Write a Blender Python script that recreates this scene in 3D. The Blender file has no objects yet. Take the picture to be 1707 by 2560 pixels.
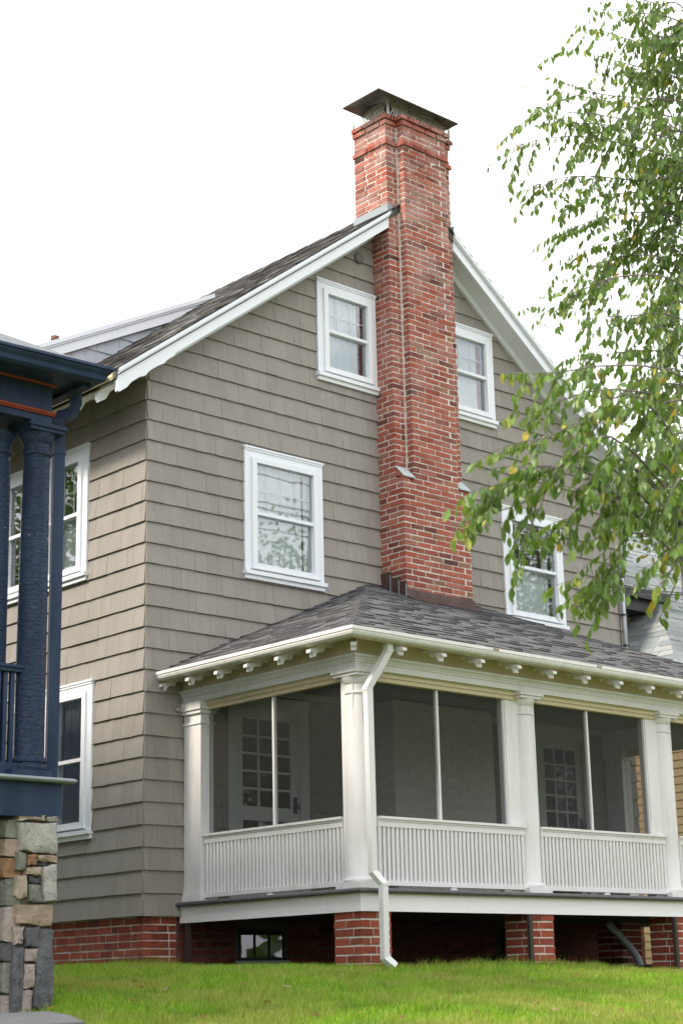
import bpy, math, random
import numpy as np
from mathutils import Vector, Matrix
rnd = random.Random(7)

# ------------------------------------------------------------------ camera
scene = bpy.context.scene
col = scene.collection
W_, H_ = 1707.0, 2560.0
FPX, YAW, PITCH, ROLL = 4315.83, 0.743688, 0.269927, -0.021966
CAM = np.array([-9.85559, -13.60385, -0.20655])
def cam_axes(yaw, pitch, roll):
    f = np.array([math.sin(yaw)*math.cos(pitch), math.cos(yaw)*math.cos(pitch), math.sin(pitch)])
    r = np.array([math.cos(yaw), -math.sin(yaw), 0.0]); u = np.cross(r, f)
    return math.cos(roll)*r+math.sin(roll)*u, -math.sin(roll)*r+math.cos(roll)*u, f
AR, AU, AF = cam_axes(YAW, PITCH, ROLL)
def ray(px, py): return AR*((px-W_/2)/FPX) - AU*((py-H_/2)/FPX) + AF
def on(px, py, ax, val):
    d = ray(px, py); t = (val-CAM[ax])/d[ax]; return CAM+t*d
def at(px, py, depth): return CAM+ray(px, py)*depth
def proj(P):
    q = np.asarray(P, float)-CAM; z = q@AF
    return W_/2+FPX*(q@AR)/z, H_/2-FPX*(q@AU)/z, z
cd = bpy.data.cameras.new('camera'); cam = bpy.data.objects.new('camera', cd); col.objects.link(cam)
cd.sensor_fit = 'VERTICAL'; cd.sensor_height = 36.0; cd.sensor_width = 24.0
cd.lens = 36.0*FPX/H_; cd.clip_start = 0.1; cd.clip_end = 2000
m = Matrix.Identity(4)
for i in range(3):
    m[i][0] = AR[i]; m[i][1] = AU[i]; m[i][2] = -AF[i]; m[i][3] = CAM[i]
cam.matrix_world = m
cd.dof.use_dof = True; cd.dof.focus_distance = 16.5; cd.dof.aperture_fstop = 3.2
scene.camera = cam

# ------------------------------------------------------------------ sky and sun
TO_SUN = Vector((-0.74, 0.16, 0.66)).normalized()
world = bpy.data.worlds.new('World'); scene.world = world; world.use_nodes = True
wt = world.node_tree; wt.nodes.clear()
wo = wt.nodes.new('ShaderNodeOutputWorld'); bg = wt.nodes.new('ShaderNodeBackground')
sky = wt.nodes.new('ShaderNodeTexSky'); sky.sky_type = 'NISHITA'; sky.sun_disc = False
sky.sun_elevation = math.asin(TO_SUN.z); sky.sun_rotation = math.atan2(TO_SUN.x, TO_SUN.y)
sky.dust_density = 2.0; sky.air_density = 1.0
tc = wt.nodes.new('ShaderNodeTexCoord'); mp = wt.nodes.new('ShaderNodeMapping')
mp.inputs['Scale'].default_value = (1.0, 1.0, 2.2); mp.inputs['Location'].default_value = (14.3767, 3.2046, 14.0921)
nz = wt.nodes.new('ShaderNodeTexNoise'); nz.inputs['Scale'].default_value = 2.1; nz.inputs['Detail'].default_value = 7.0
nz.inputs['Roughness'].default_value = 0.55
rp = wt.nodes.new('ShaderNodeMapRange'); rp.inputs['From Min'].default_value = 0.33; rp.inputs['From Max'].default_value = 0.45
mx = wt.nodes.new('ShaderNodeMix'); mx.data_type = 'RGBA'
mx.inputs['B'].default_value = (15.6, 15.7, 16.0, 1)          # bright thin cloud over the whole dome
wt.links.new(tc.outputs['Generated'], mp.inputs['Vector']); wt.links.new(mp.outputs[0], nz.inputs['Vector'])
wt.links.new(nz.outputs['Fac'], rp.inputs['Value']); wt.links.new(rp.outputs[0], mx.inputs['Factor'])
wt.links.new(sky.outputs[0], mx.inputs['A']); wt.links.new(mx.outputs['Result'], bg.inputs['Color'])
bg.inputs['Strength'].default_value = 0.10; wt.links.new(bg.outputs[0], wo.inputs['Surface'])
sd = bpy.data.lights.new('sun', 'SUN'); sd.energy = 3.4; sd.angle = math.radians(11); sd.color = (1.0, 0.90, 0.76)
sun = bpy.data.objects.new('sun', sd); col.objects.link(sun)
sun.rotation_euler = TO_SUN.to_track_quat('Z', 'Y').to_euler(); sun.location = (-20, 5, 25)
vs = scene.view_settings; vs.view_transform = 'Standard'; vs.look = 'None'; vs.gamma = 1.0; vs.exposure = 0.47; vs.use_curve_mapping = False
scene.cycles.max_bounces = 6; scene.cycles.transparent_max_bounces = 16
scene.cycles.sample_clamp_indirect = 6.0

# ------------------------------------------------------------------ scene helpers
WPOS = {}
def props(o, label=None, cat=None, group=None, kind=None):
    if label: o['label'] = label
    if cat: o['category'] = cat
    if group: o['group'] = group
    if kind: o['kind'] = kind
    return o
def link(o, parent=None, world=(0, 0, 0)):
    col.objects.link(o); w = np.array(world, float); WPOS[o.name] = w
    if parent is not None:
        o.parent = parent; o.location = Vector(w-WPOS[parent.name])
    else: o.location = Vector(w)
    return o
def thing(name, label, cat, loc, group=None):
    return props(link(bpy.data.objects.new(name, None), None, loc), label, cat, group)
class MB:
    """collects faces; build() makes ONE mesh object"""
    def __init__(s): s.V = []; s.F = []; s.T = []
    def add(s, V, F, t=0.5):
        n = len(s.V); s.V.extend([tuple(map(float, v)) for v in V]); s.F.extend([tuple(i+n for i in f) for f in F]); s.T.extend([t]*len(F)); return s
    def box(s, x0, x1, y0, y1, z0, z1, t=0.5):
        V = [(x, y, z) for x in (x0, x1) for y in (y0, y1) for z in (z0, z1)]
        return s.add(V, BOXF, t)
    def jbox(s, x0, x1, y0, y1, z0, z1, j, r, t=0.5):
        V = [(x+r.uniform(-j, j), y+r.uniform(-j, j), z+r.uniform(-j, j)) for x in (x0, x1) for y in (y0, y1) for z in (z0, z1)]
        return s.add(V, BOXF, t)
    def prism(s, poly, fn0, fn1, t=0.5):
        """poly: 2D points; fn0/fn1 map (a,b) to 3D for the two end caps"""
        n = len(poly); V = [fn0(*p) for p in poly]+[fn1(*p) for p in poly]
        F = [tuple(range(n)), tuple(range(2*n-1, n-1, -1))]+[(i, (i+1) % n, n+(i+1) % n, n+i) for i in range(n)]
        return s.add(V, F, t)
    def tube(s, path, rad, n=8, t=0.5, caps=True, flat=None):
        P = [np.array(p, float) for p in path]; R = rad if hasattr(rad, '__len__') else [rad]*len(P)
        V = []; ref = np.array([0.0, 0.0, 1.0])
        for i, p in enumerate(P):
            d = P[min(i+1, len(P)-1)]-P[max(i-1, 0)]; d = d/(np.linalg.norm(d)+1e-9)
            a = np.cross(d, ref)
            if np.linalg.norm(a) < 1e-3: a = np.cross(d, np.array([0.0, 1.0, 0.0]))
            a /= np.linalg.norm(a); b = np.cross(d, a)
            for k in range(n):
                q = 2*math.pi*(k+.5)/n; V.append(p+R[i]*(math.cos(q)*a+math.sin(q)*b))
        F = [(i*n+k, i*n+(k+1) % n, (i+1)*n+(k+1) % n, (i+1)*n+k) for i in range(len(P)-1) for k in range(n)]
        if caps: F += [tuple(range(n-1, -1, -1)), tuple(range((len(P)-1)*n, len(P)*n))]
        return s.add(V, F, t)
    def rect_tube(s, path, hw, hd, side, t=0.5):
        """rectangular pipe: half width hw along 'side', half depth hd across"""
        P = [np.array(p, float) for p in path]; S = np.array(side, float); V = []
        for i, p in enumerate(P):
            d0 = P[i]-P[i-1] if i > 0 else P[1]-P[0]; d1 = P[i+1]-P[i] if i < len(P)-1 else P[i]-P[i-1]
            d0 = d0/np.linalg.norm(d0); d1 = d1/np.linalg.norm(d1); d = d0+d1; d /= np.linalg.norm(d)
            a = S-d*(S@d); a /= np.linalg.norm(a); b = np.cross(d, a)
            k = 1/max(0.5, d@d0)
            for (u, v) in ((-1, -1), (1, -1), (1, 1), (-1, 1)): V.append(p+a*hw*u*(k if abs(S@d) > 0.05 else 1)+b*hd*v)
        F = [(i*4+k, i*4+(k+1) % 4, i*4+4+(k+1) % 4, i*4+4+k) for i in range(len(P)-1) for k in range(4)]
        F += [(3, 2, 1, 0), tuple(range(len(P)*4-4, len(P)*4))]
        return s.add(V, F, t)
    def lathe(s, prof, c, n=24, t=0.5):
        V = []; 
        for (r, z) in prof:
            for k in range(n):
                q = 2*math.pi*k/n; V.append((c[0]+r*math.cos(q), c[1]+r*math.sin(q), c[2]+z))
        F = [(i*n+k, i*n+(k+1) % n, (i+1)*n+(k+1) % n, (i+1)*n+k) for i in range(len(prof)-1) for k in range(n)]
        F += [tuple(range(n-1, -1, -1)), tuple(range((len(prof)-1)*n, len(prof)*n))]
        return s.add(V, F, t)
    def sweep(s, path, prof, t=0.5):
        """path: xy polyline, outside on its right hand; prof: closed list of (out, z)"""
        n = len(prof); V = []
        P = [np.array(p, float) for p in path]
        for i, p in enumerate(P):
            ns = []
            if i > 0: d = P[i]-P[i-1]; d /= np.linalg.norm(d); ns.append(np.array([-d[1]*-1, d[0]*-1]))
            if i < len(P)-1: d = P[i+1]-P[i]; d /= np.linalg.norm(d); ns.append(np.array([d[1], -d[0]]))
            nn = sum(ns); nn = nn/np.linalg.norm(nn); k = 1/max(.3, nn@ns[0])
            for (o, z) in prof: V.append((p[0]+nn[0]*o*k, p[1]+nn[1]*o*k, z))
        F = [(i*n+k, i*n+(k+1) % n, (i+1)*n+(k+1) % n, (i+1)*n+k) for i in range(len(P)-1) for k in range(n)]
        F += [tuple(range(n-1, -1, -1)), tuple(range((len(P)-1)*n, len(P)*n))]
        return s.add(V, F, t)
    def mesh(s, name, mat, smooth=False):
        me = bpy.data.meshes.new(name); me.from_pydata(s.V, [], s.F)
        at_ = me.attributes.new('tint', 'FLOAT', 'FACE'); at_.data.foreach_set('value', np.array(s.T, 'f'))
        me.materials.append(mat)
        if smooth: me.shade_smooth()
        me.update(); return me
    def build(s, name, mat, parent=None, world=(0, 0, 0), smooth=False, sharp=None, **kw):
        me = s.mesh(name, mat, smooth)
        if sharp: me.set_sharp_from_angle(angle=math.radians(sharp))
        return props(link(bpy.data.objects.new(name, me), parent, world), **kw)
BOXF = [(0, 1, 3, 2), (4, 6, 7, 5), (0, 4, 5, 1), (2, 3, 7, 6), (0, 2, 6, 4), (1, 5, 7, 3)]
def copy_obj(o, parent, world):
    c = o.copy(); return link(c, parent, world)
def clip(poly, a, b, c):
    """keep the part of a convex 2D polygon where a*u+b*v<=c"""
    out = []
    for i in range(len(poly)):
        p, q = poly[i], poly[(i+1) % len(poly)]; fp = a*p[0]+b*p[1]-c; fq = a*q[0]+b*q[1]-c
        if fp <= 0: out.append(p)
        if (fp < 0) != (fq < 0) and abs(fp-fq) > 1e-12:
            k = fp/(fp-fq); out.append((p[0]+k*(q[0]-p[0]), p[1]+k*(q[1]-p[1])))
    return out
def parea(V):
    q = [proj(v) for v in V]; xs = [a[0] for a in q]; ys = [a[1] for a in q]
    if max(xs) < 0 or min(xs) > W_ or max(ys) < 0 or min(ys) > H_: return 0.0
    return sum(xs[i]*ys[(i+1) % len(q)]-xs[(i+1) % len(q)]*ys[i] for i in range(len(q)))/2
class Pieces:
    """pieces of one kind on one thing: the largest in the picture become objects, the rest one mesh for each parent"""
    def __init__(s, name, rest_name, limit): s.c = []; s.name = name; s.rest = rest_name; s.limit = limit
    def add(s, mb, parent, mat, area): s.c.append((area, len(s.c), mb, parent, mat))
    def emit(s):
        s.c.sort(key=lambda a: (-a[0], a[1])); rest = {}
        for i, (area, _, mb, parent, mat) in enumerate(s.c):
            if i < s.limit and area > 0: mb.build(s.name, mat, parent)
            else:
                r = rest.setdefault((parent.name, mat.name), (MB(), parent, mat))[0]
                n = len(r.V); r.V.extend(mb.V); r.F.extend([tuple(k+n for k in f) for f in mb.F]); r.T.extend(mb.T)
        for r, parent, mat in rest.values(): r.build(s.rest, mat, parent, kind='stuff')

# ------------------------------------------------------------------ materials
class NT:
    def __init__(s, name):
        s.m = bpy.data.materials.new(name); s.m.use_nodes = True; s.t = s.m.node_tree; s.t.nodes.clear()
        s.out = s.t.nodes.new('ShaderNodeOutputMaterial'); s.geo = s.t.nodes.new('ShaderNodeNewGeometry')
    def n(s, ty, ins=None, **kw):
        nd = s.t.nodes.new('ShaderNode'+ty)
        for k, v in kw.items(): setattr(nd, k, v)
        for k, v in (ins or {}).items(): s.set(nd.inputs[k], v)
        return nd
    def set(s, sock, v):
        if hasattr(v, 'is_output') or isinstance(v, bpy.types.NodeSocket): s.t.links.new(v, sock)
        else:
            if sock.type == 'RGBA' and len(v) == 3: v = (*v, 1)
            sock.default_value = v
    def pos(s, sx=1, sy=1, sz=1):
        mp = s.n('Mapping', {'Vector': s.geo.outputs['Position'], 'Scale': (sx, sy, sz)}); return mp.outputs[0]
    def tint(s): return s.n('Attribute', attribute_name='tint').outputs['Fac']
    def noise(s, scale, vec=None, detail=4, rough=.55):
        return s.n('TexNoise', {'Vector': vec if vec is not None else s.geo.outputs['Position'], 'Scale': scale, 'Detail': detail, 'Roughness': rough}).outputs['Fac']
    def rng(s, v, a, b, c=0.0, d=1.0): return s.n('MapRange', {'Value': v, 'From Min': a, 'From Max': b, 'To Min': c, 'To Max': d}).outputs[0]
    def mix(s, f, a, b, blend='MIX'):
        nd = s.n('Mix', data_type='RGBA', blend_type=blend); s.set(nd.inputs['Factor'], f); s.set(nd.inputs['A'], a); s.set(nd.inputs['B'], b); return nd.outputs['Result']
    def math(s, op, a, b=0.0):
        nd = s.n('Math', operation=op); s.set(nd.inputs[0], a); s.set(nd.inputs[1], b); return nd.outputs[0]
    def ramp(s, f, stops):
        nd = s.n('ValToRGB', {'Fac': f}); e = nd.color_ramp.elements
        while len(e) < len(stops): e.new(0.5)
        for i, (p, c) in enumerate(stops): e[i].position = p; e[i].color = (*c, 1)
        return nd.outputs[0]
    def bump(s, h, strength=.3, dist=.01): return s.n('Bump', {'Height': h, 'Strength': strength, 'Distance': dist}).outputs[0]
    def bsdf(s, color, rough=.6, normal=None, metal=0.0, spec=.5):
        b = s.n('BsdfPrincipled', {'Base Color': color, 'Roughness': rough, 'Metallic': metal, 'Specular IOR Level': spec})
        if normal is not None: s.set(b.inputs['Normal'], normal)
        return b.outputs[0]
    def done(s, sh): s.set(s.out.inputs['Surface'], sh); return s.m
M = {}
def paint(name, c, dirt=.12, rough=.5, dc=None, spec=.4, streak=True, amount=1.0):
    t = NT(name); big = t.noise(1.3, detail=5); st = t.noise(6.0, t.pos(3, 3, .35), 4); fine = t.noise(70, detail=3)
    dcol = dc or tuple(v*.62 for v in c)
    f = t.math('MULTIPLY', t.rng(big, .42, .75), t.rng(st, .35, .75) if streak else .6)
    cc = t.mix(t.math('MULTIPLY', f, dirt*3*amount), c, dcol)
    cc = t.mix(t.rng(fine, .62, .8, 0, .25*amount), cc, dcol)
    M[name] = t.done(t.bsdf(cc, rough, t.bump(t.noise(38, detail=4), .12, .004), spec=spec)); return M[name]
def m_shingle(name, c1, c2, dirtc):
    t = NT(name); ti = t.tint()
    grain = t.noise(1.0, t.pos(110, 110, 5), 4, .6); g2 = t.noise(1.0, t.pos(24, 24, 2.2), 3)
    big = t.noise(.9, detail=4); patch = t.noise(5.0, t.pos(1, 1, .6), 5)
    cc = t.mix(ti, c1, c2); cc = t.mix(t.rng(grain, .35, .75, 0, .22), cc, dirtc); cc = t.mix(t.rng(g2, .45, .8, 0, .20), cc, dirtc)
    cc = t.mix(t.rng(patch, .52, .78, 0, .42), cc, dirtc); cc = t.mix(t.rng(big, .4, .75, 0, .16), cc, tuple(v*1.25 for v in c1))
    h = t.math('ADD', t.math('MULTIPLY', grain, .6), t.math('MULTIPLY', t.noise(1.0, t.pos(16, 16, 9), 3), .8))
    M[name] = t.done(t.bsdf(cc, .72, t.bump(h, .35, .006), spec=.25))
m_shingle('wall_shingle', (.272, .252, .227), (.310, .288, .261), (.202, .187, .165))
m_shingle('dormer_shingle', (.44, .47, .52), (.50, .53, .58), (.36, .36, .37))
def m_brick(name, stops, mort_spots=True, eff=.75):
    t = NT(name); ti = t.tint(); c = t.ramp(ti, stops)
    n1 = t.noise(26, detail=6, rough=.65); n2 = t.noise(9, detail=4)
    wn = t.n('TexWhiteNoise', {'W': t.math('MULTIPLY', ti, 97.0)}, noise_dimensions='1D').outputs['Value']
    c = t.mix(t.rng(wn, .55, 1.0, 0, .65 if eff else .15), c, (.37, .155, .130))
    c = t.mix(t.rng(n1, .45, .75, 0, .45), c, tuple(v*.55 for v in stops[1][1])); c = t.mix(t.rng(n2, .5, .75, 0, .35), c, (.36, .12, .085)); c = t.mix(t.rng(t.noise(15, t.pos(1, 1, 2.2), 5, .7), .61, .66, 0, .8), c, (.10, .030, .024))
    if eff: 
        hz = t.rng(t.n('SeparateXYZ', {'Vector': t.geo.outputs['Position']}).outputs['Z'], 5.5, 9.3, .15, 1.0)
        e = t.math('MULTIPLY', t.rng(t.noise(3.2, detail=6, rough=.6), .42, .72), hz)
        c = t.mix(t.math('MULTIPLY', e, eff), c, (.50, .36, .32))
    h = t.math('ADD', t.noise(60, detail=5, rough=.7), t.noise(14, detail=3))
    M[name] = t.done(t.bsdf(c, .88, t.bump(h, .8, .010), spec=.2))
m_brick('brick', [(0.0, (.070, .034, .030)), (.14, (.170, .052, .040)), (.35, (.290, .076, .052)), (.60, (.390, .104, .068)), (.82, (.430, .140, .098)), (.92, (.25, .125, .078)), (1.0, (.29, .16, .105))])
m_brick('foundation_brick', [(0.0, (.10, .034, .026)), (.2, (.19, .046, .030)), (.5, (.29, .066, .040)), (.8, (.36, .090, .053)), (1.0, (.23, .085, .055))], eff=0)
m_brick('shade_dark_brick', [(0.0, (.07, .028, .022)), (.5, (.15, .040, .028)), (1.0, (.19, .055, .038))], eff=0)  # foundation brick with the shade under the porch darkened into its colour
m_brick('painted_brick', [(0.0, (.50, .48, .43)), (.5, (.60, .57, .52)), (1.0, (.66, .63, .58))], eff=0)
M['painted_brick'].node_tree.nodes  # noqa
t = NT('painted_brick2'); M['painted_brick'] = t.done(t.bsdf(t.mix(t.tint(), (.60, .58, .53), (.68, .66, .61)), .7, t.bump(t.noise(40, detail=4), .5, .006)))
t = NT('shade_dark_mortar'); M['shade_dark_mortar'] = t.done(t.bsdf((.11, .095, .08), .95, t.bump(t.noise(120, detail=3), .6, .004), spec=.1))  # mortar behind the porch, colour darkened to deepen the shade there
t = NT('mortar'); M['mortar'] = t.done(t.bsdf(t.mix(t.rng(t.noise(20, detail=5), .35, .7), (.70, .66, .59), (.54, .50, .44)), .95, t.bump(t.noise(120, detail=3), .6, .004), spec=.1))
paint('trim_white', (.76, .79, .83), .06, .45, (.50, .51, .52)); paint('porch_white', (.73, .715, .725), .24, .5, (.46, .45, .39))
paint('rake_white', (.78, .81, .85), .05, .5, (.52, .54, .56))
paint('soffit_cream', (.60, .53, .36), .16, .6, (.30, .26, .15)); paint('skirt_white', (.84, .82, .85), .06, .5, (.45, .46, .44))
paint('deck_grey', (.085, .088, .095), .2, .5, (.20, .20, .19)); paint('gutter_white', (.78, .765, .76), .22, .38, (.42, .40, .33))
paint('vent_grey', (.15, .145, .135), .2, .7); paint('downspout_white', (.72, .72, .72), .05, .35, (.48, .50, .50)); paint('porch_ceiling', (.30, .31, .27), .1, .6)
paint('door_white', (.52, .54, .52), .06, .5); paint('rust_red', (.25, .045, .022), .12, .55); paint('dark_post', (.050, .036, .030), .2, .7)
paint('conduit_grey', (.50, .54, .58), .05, .35); paint('iron_dark', (.03, .03, .032), .1, .5)
paint('grey_slate', (.42, .46, .48), .15, .6); paint('lead', (.26, .29, .32), .2, .5); paint('membrane_grey', (.50, .51, .52), .04, .6)
paint('cream_siding', (.50, .44, .33), .08, .6); paint('yellow_siding', (.42, .31, .16), .08, .6); paint('vent_brown', (.20, .10, .07), .1, .8)
# blue paint that cracks and flakes
def m_blue(name, flake):
    t = NT(name); c = t.mix(t.rng(t.noise(3, t.pos(2, 2, .5), 4), .35, .7), (.020, .033, .070), (.036, .056, .106))
    crk = t.n('TexVoronoi', {'Vector': t.pos(11, 11, 52), 'Scale': 1.0}, feature='DISTANCE_TO_EDGE').outputs['Distance']
    wob = t.noise(1, t.pos(30, 30, 90), 4)
    crack = t.math('MULTIPLY', t.rng(crk, .0, .06, 1, 0), t.rng(wob, .40, .58))
    fl = t.rng(t.noise(1, t.pos(13, 13, 12), 4), .70, .715)
    if flake:
        c = t.mix(t.math('MULTIPLY', crack, .30), c, (.22, .21, .20)); c = t.mix(t.math('MULTIPLY', fl, 1.0), c, (.50, .34, .23))
    h = t.math('ADD', t.math('MULTIPLY', crack, 1.2 if flake else .1), t.noise(1, t.pos(7, 7, 55), 4))
    M[name] = t.done(t.bsdf(c, .5, t.bump(h, .9 if flake else .15, .010), spec=.16))
m_blue('blue_paint', False); m_blue('blue_flaking', True)
def m_metal(name, c, rough, metal):
    t = NT(name); n = t.noise(9, detail=6); M[name] = t.done(t.bsdf(t.mix(t.rng(n, .35, .7), c, tuple(v*.55 for v in c)), rough, t.bump(t.noise(25), .1, .004), metal))
m_metal('cap_metal', (.15, .14, .125), .42, .8); m_metal('galvanised', (.72, .70, .66), .5, .15); m_metal('copper', (.10, .060, .052), .45, .35)
# asphalt shingles
def m_roof(name, stops, grain):
    t = NT(name); c = t.ramp(t.tint(), stops); g = t.noise(grain, detail=2, rough=.8); b = t.noise(2.0, detail=4)
    c = t.mix(t.rng(g, .35, .7, 0, .55), c, tuple(v*.45 for v in stops[0][1])); c = t.mix(t.rng(b, .45, .75, 0, .3), c, stops[-1][1])
    M[name] = t.done(t.bsdf(c, .92, t.bump(g, .5, .004), spec=.15))
m_roof('porch_asphalt', [(0, (.095, .095, .098)), (.5, (.130, .129, .133)), (1, (.165, .164, .168))], 240)
m_roof('main_asphalt', [(0, (.052, .050, .049)), (.5, (.105, .101, .098)), (1, (.25, .245, .235))], 200)
m_roof('far_asphalt', [(0, (.22, .25, .27)), (.5, (.30, .33, .34)), (1, (.37, .39, .39))], 60)
# glass, screen, cloth
def m_glass(name, refl, tintc):
    t = NT(name); fr = t.n('Fresnel', {'IOR': 1.55}).outputs[0]; f = t.math('ADD', t.math('MULTIPLY', fr, 1.2), refl)
    wv = t.bump(t.noise(1.6, detail=2), .03, .02)
    g = t.n('BsdfGlossy', {'Color': (.95, .97, 1, 1), 'Roughness': .012, 'Normal': wv}).outputs[0]; tr = t.n('BsdfTransparent', {'Color': (*tintc, 1)}).outputs[0]
    s = t.n('MixShader'); t.set(s.inputs[0], f); t.set(s.inputs[1], tr); t.set(s.inputs[2], g); M[name] = t.done(s.outputs[0])
m_glass('glass', .11, (.96, 1.0, 1.0)); m_glass('door_glass', .03, (.6, .62, .62))
t = NT('insect_screen'); s_ = t.n('MixShader'); t.set(s_.inputs[0], .42); t.set(s_.inputs[1], t.n('BsdfTransparent').outputs[0])
t.set(s_.inputs[2], t.bsdf((.020, .022, .021), .6)); M['insect_screen'] = t.done(s_.outputs[0])
t = NT('curtain'); d_ = t.bsdf((.82, .86, .87), .8); tl = t.n('BsdfTranslucent', {'Color': (.75, .8, .8, 1)}).outputs[0]
s_ = t.n('MixShader'); t.set(s_.inputs[0], .15); t.set(s_.inputs[1], d_); t.set(s_.inputs[2], tl); M['curtain'] = t.done(s_.outputs[0])
t = NT('sheer'); s_ = t.n('MixShader'); t.set(s_.inputs[0], .72); t.set(s_.inputs[1], t.n('BsdfTransparent').outputs[0]); t.set(s_.inputs[2], t.bsdf((.74, .78, .77), .8)); M['sheer'] = t.done(s_.outputs[0])
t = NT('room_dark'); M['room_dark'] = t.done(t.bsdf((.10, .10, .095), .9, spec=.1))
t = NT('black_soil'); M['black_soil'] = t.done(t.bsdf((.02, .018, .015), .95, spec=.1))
paint('curtain_brown', (.16, .05, .03), .05, .8)
# stone
def m_stone(name, c1, c2, c3):
    t = NT(name); n1 = t.noise(9, detail=7, rough=.65); n2 = t.noise(55, detail=4, rough=.7)
    c = t.mix(t.rng(n1, .35, .68), c1, c2); c = t.mix(t.rng(n2, .55, .72, 0, .8), c, c3)
    h = t.math('ADD', n1, t.math('MULTIPLY', n2, .4)); M[name] = t.done(t.bsdf(c, .92, t.bump(h, 1.0, .035), spec=.15))
m_stone('stone_grey', (.50, .48, .44), (.33, .32, .30), (.14, .14, .14)); m_stone('stone_slate', (.10, .105, .115), (.17, .175, .185), (.05, .05, .055))
m_stone('stone_tan', (.45, .35, .27), (.32, .25, .19), (.18, .13, .10)); m_stone('stone_rust', (.30, .15, .08), (.34, .23, .15), (.18, .11, .07))
m_stone('stone_pink', (.46, .39, .36), (.34, .29, .27), (.18, .16, .15)); m_stone('stone_pale', (.52, .44, .34), (.42, .35, .27), (.26, .20, .15)); m_stone('stone_green', (.25, .26, .22), (.18, .19, .165), (.10, .10, .09))
m_stone('stone_joint', (.20, .17, .14), (.13, .11, .09), (.06, .055, .05))
# leaves, bark, grass, ground
def m_leaf(name, stops):
    t = NT(name); c = t.ramp(t.tint(), stops); c = t.mix(t.rng(t.noise(30, detail=3), .4, .7, 0, .35), c, tuple(v*.6 for v in stops[1][1]))
    d = t.bsdf(c, .38, spec=.5); tr = t.n('BsdfTranslucent', {'Color': t.mix(.5, c, (.30, .42, .05))}).outputs[0]
    s = t.n('MixShader'); t.set(s.inputs[0], .38); t.set(s.inputs[1], d); t.set(s.inputs[2], tr); M[name] = t.done(s.outputs[0])
m_leaf('leaf', [(0, (.040, .092, .020)), (.35, (.092, .178, .030)), (.65, (.155, .260, .045)), (.86, (.27, .35, .07)), (.93, (.46, .42, .06)), (1.0, (.66, .36, .03))])
m_leaf('far_leaf', [(0, (.05, .11, .03)), (.5, (.10, .19, .04)), (.8, (.20, .28, .07)), (1, (.34, .30, .08))]); m_leaf('far_red_leaf', [(0, (.35, .12, .10)), (.5, (.50, .25, .18)), (1, (.55, .35, .2))])
m_leaf('dry_leaf', [(0, (.20, .055, .045)), (.4, (.34, .11, .055)), (.7, (.48, .25, .10)), (1, (.60, .50, .40))])
t = NT('bark'); M['bark'] = t.done(t.bsdf(t.mix(t.rng(t.noise(1, t.pos(30, 30, 4), 5), .35, .7), (.085, .075, .068), (.20, .185, .17)), .9, t.bump(t.noise(1, t.pos(40, 40, 6), 4), .8, .01)))
t = NT('grass'); ti = t.tint(); pt = t.noise(1.1, t.pos(1, 1, .2), 4); 
c = t.ramp(ti, [(0, (.105, .215, .012)), (.4, (.200, .395, .018)), (.72, (.315, .515, .030)), (.86, (.44, .49, .08)), (1, (.57, .49, .19))])
c = t.mix(t.rng(pt, .44, .60, 0, .6), c, (.40, .38, .10)); c = t.mix(t.rng(t.noise(2.6, t.pos(1, 1, .2), 3), .52, .7, 0, .5), c, (.09, .17, .02)); d_ = t.bsdf(c, .5, spec=.35); tr = t.n('BsdfTranslucent', {'Color': c}).outputs[0]
s_ = t.n('MixShader'); t.set(s_.inputs[0], .35); t.set(s_.inputs[1], d_); t.set(s_.inputs[2], tr); M['grass'] = t.done(s_.outputs[0])
t = NT('road_asphalt'); M['road_asphalt'] = t.done(t.bsdf(t.mix(t.rng(t.noise(2, detail=6), .35, .65), (.055, .055, .056), (.085, .084, .082)), .9, t.bump(t.noise(90), .4, .01), spec=.2))
t = NT('turf'); M['turf'] = t.done(t.bsdf(t.mix(t.rng(t.noise(3, detail=6), .35, .65), (.105, .15, .035), (.17, .17, .06)), .95, t.bump(t.noise(60), .5, .02), spec=.1))
# ------------------------------------------------------------------ ground
def gz(x, y):
    y0 = np.clip(-np.asarray(y, float), 0, 60); x0 = np.asarray(x, float)
    def sm(v, k): return np.where(v > k, v-k/2, np.where(v > 0, v*v/(2*k), 0))
    return -(.03*np.minimum(y0, 2.7)+.115*sm(np.minimum(y0, 16)-2.6, .3)+.07*np.clip(-x0-1.2, 0, 12))
ax_ = np.concatenate([np.linspace(-400, -40, 10), np.linspace(-32, 34, 100), np.linspace(42, 400, 10)])
gx, gy = np.meshgrid(ax_, ax_); zz = gz(gx, gy); nn_ = len(ax_)
g = MB(); g.V = list(zip(gx.ravel(), gy.ravel(), zz.ravel()))
g.F = [(i*nn_+j, i*nn_+j+1, (i+1)*nn_+j+1, (i+1)*nn_+j) for i in range(nn_-1) for j in range(nn_-1)]; g.T = [.5]*len(g.F)
g.build('ground', M['turf'], kind='structure')
rd = MB(); xs_ = np.linspace(-60, 60, 41); ys_ = np.linspace(-30, -15.2, 9)
rd.add([(x, y, float(gz(x, y))+.03) for x in xs_ for y in ys_], [(i*9+j, i*9+j+1, i*9+10+j, i*9+9+j) for i in range(40) for j in range(8)])
rd.build('road', M['road_asphalt'], kind='structure')

# ------------------------------------------------------------------ the shingled house
HW, RX, RZ, RS = 7.575, 3.79, 9.03, .745          # width of the gable, ridge, slope
house = thing('shingled_house', 'grey-brown shingled house with red brick chimney and white screened porch', 'house', (0, 0, 0))
def top(x): return RZ-RS*abs(x-RX)
shingles = Pieces('shingle', 'shingles', 300); bricks = Pieces('brick', 'bricks', 300)
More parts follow.
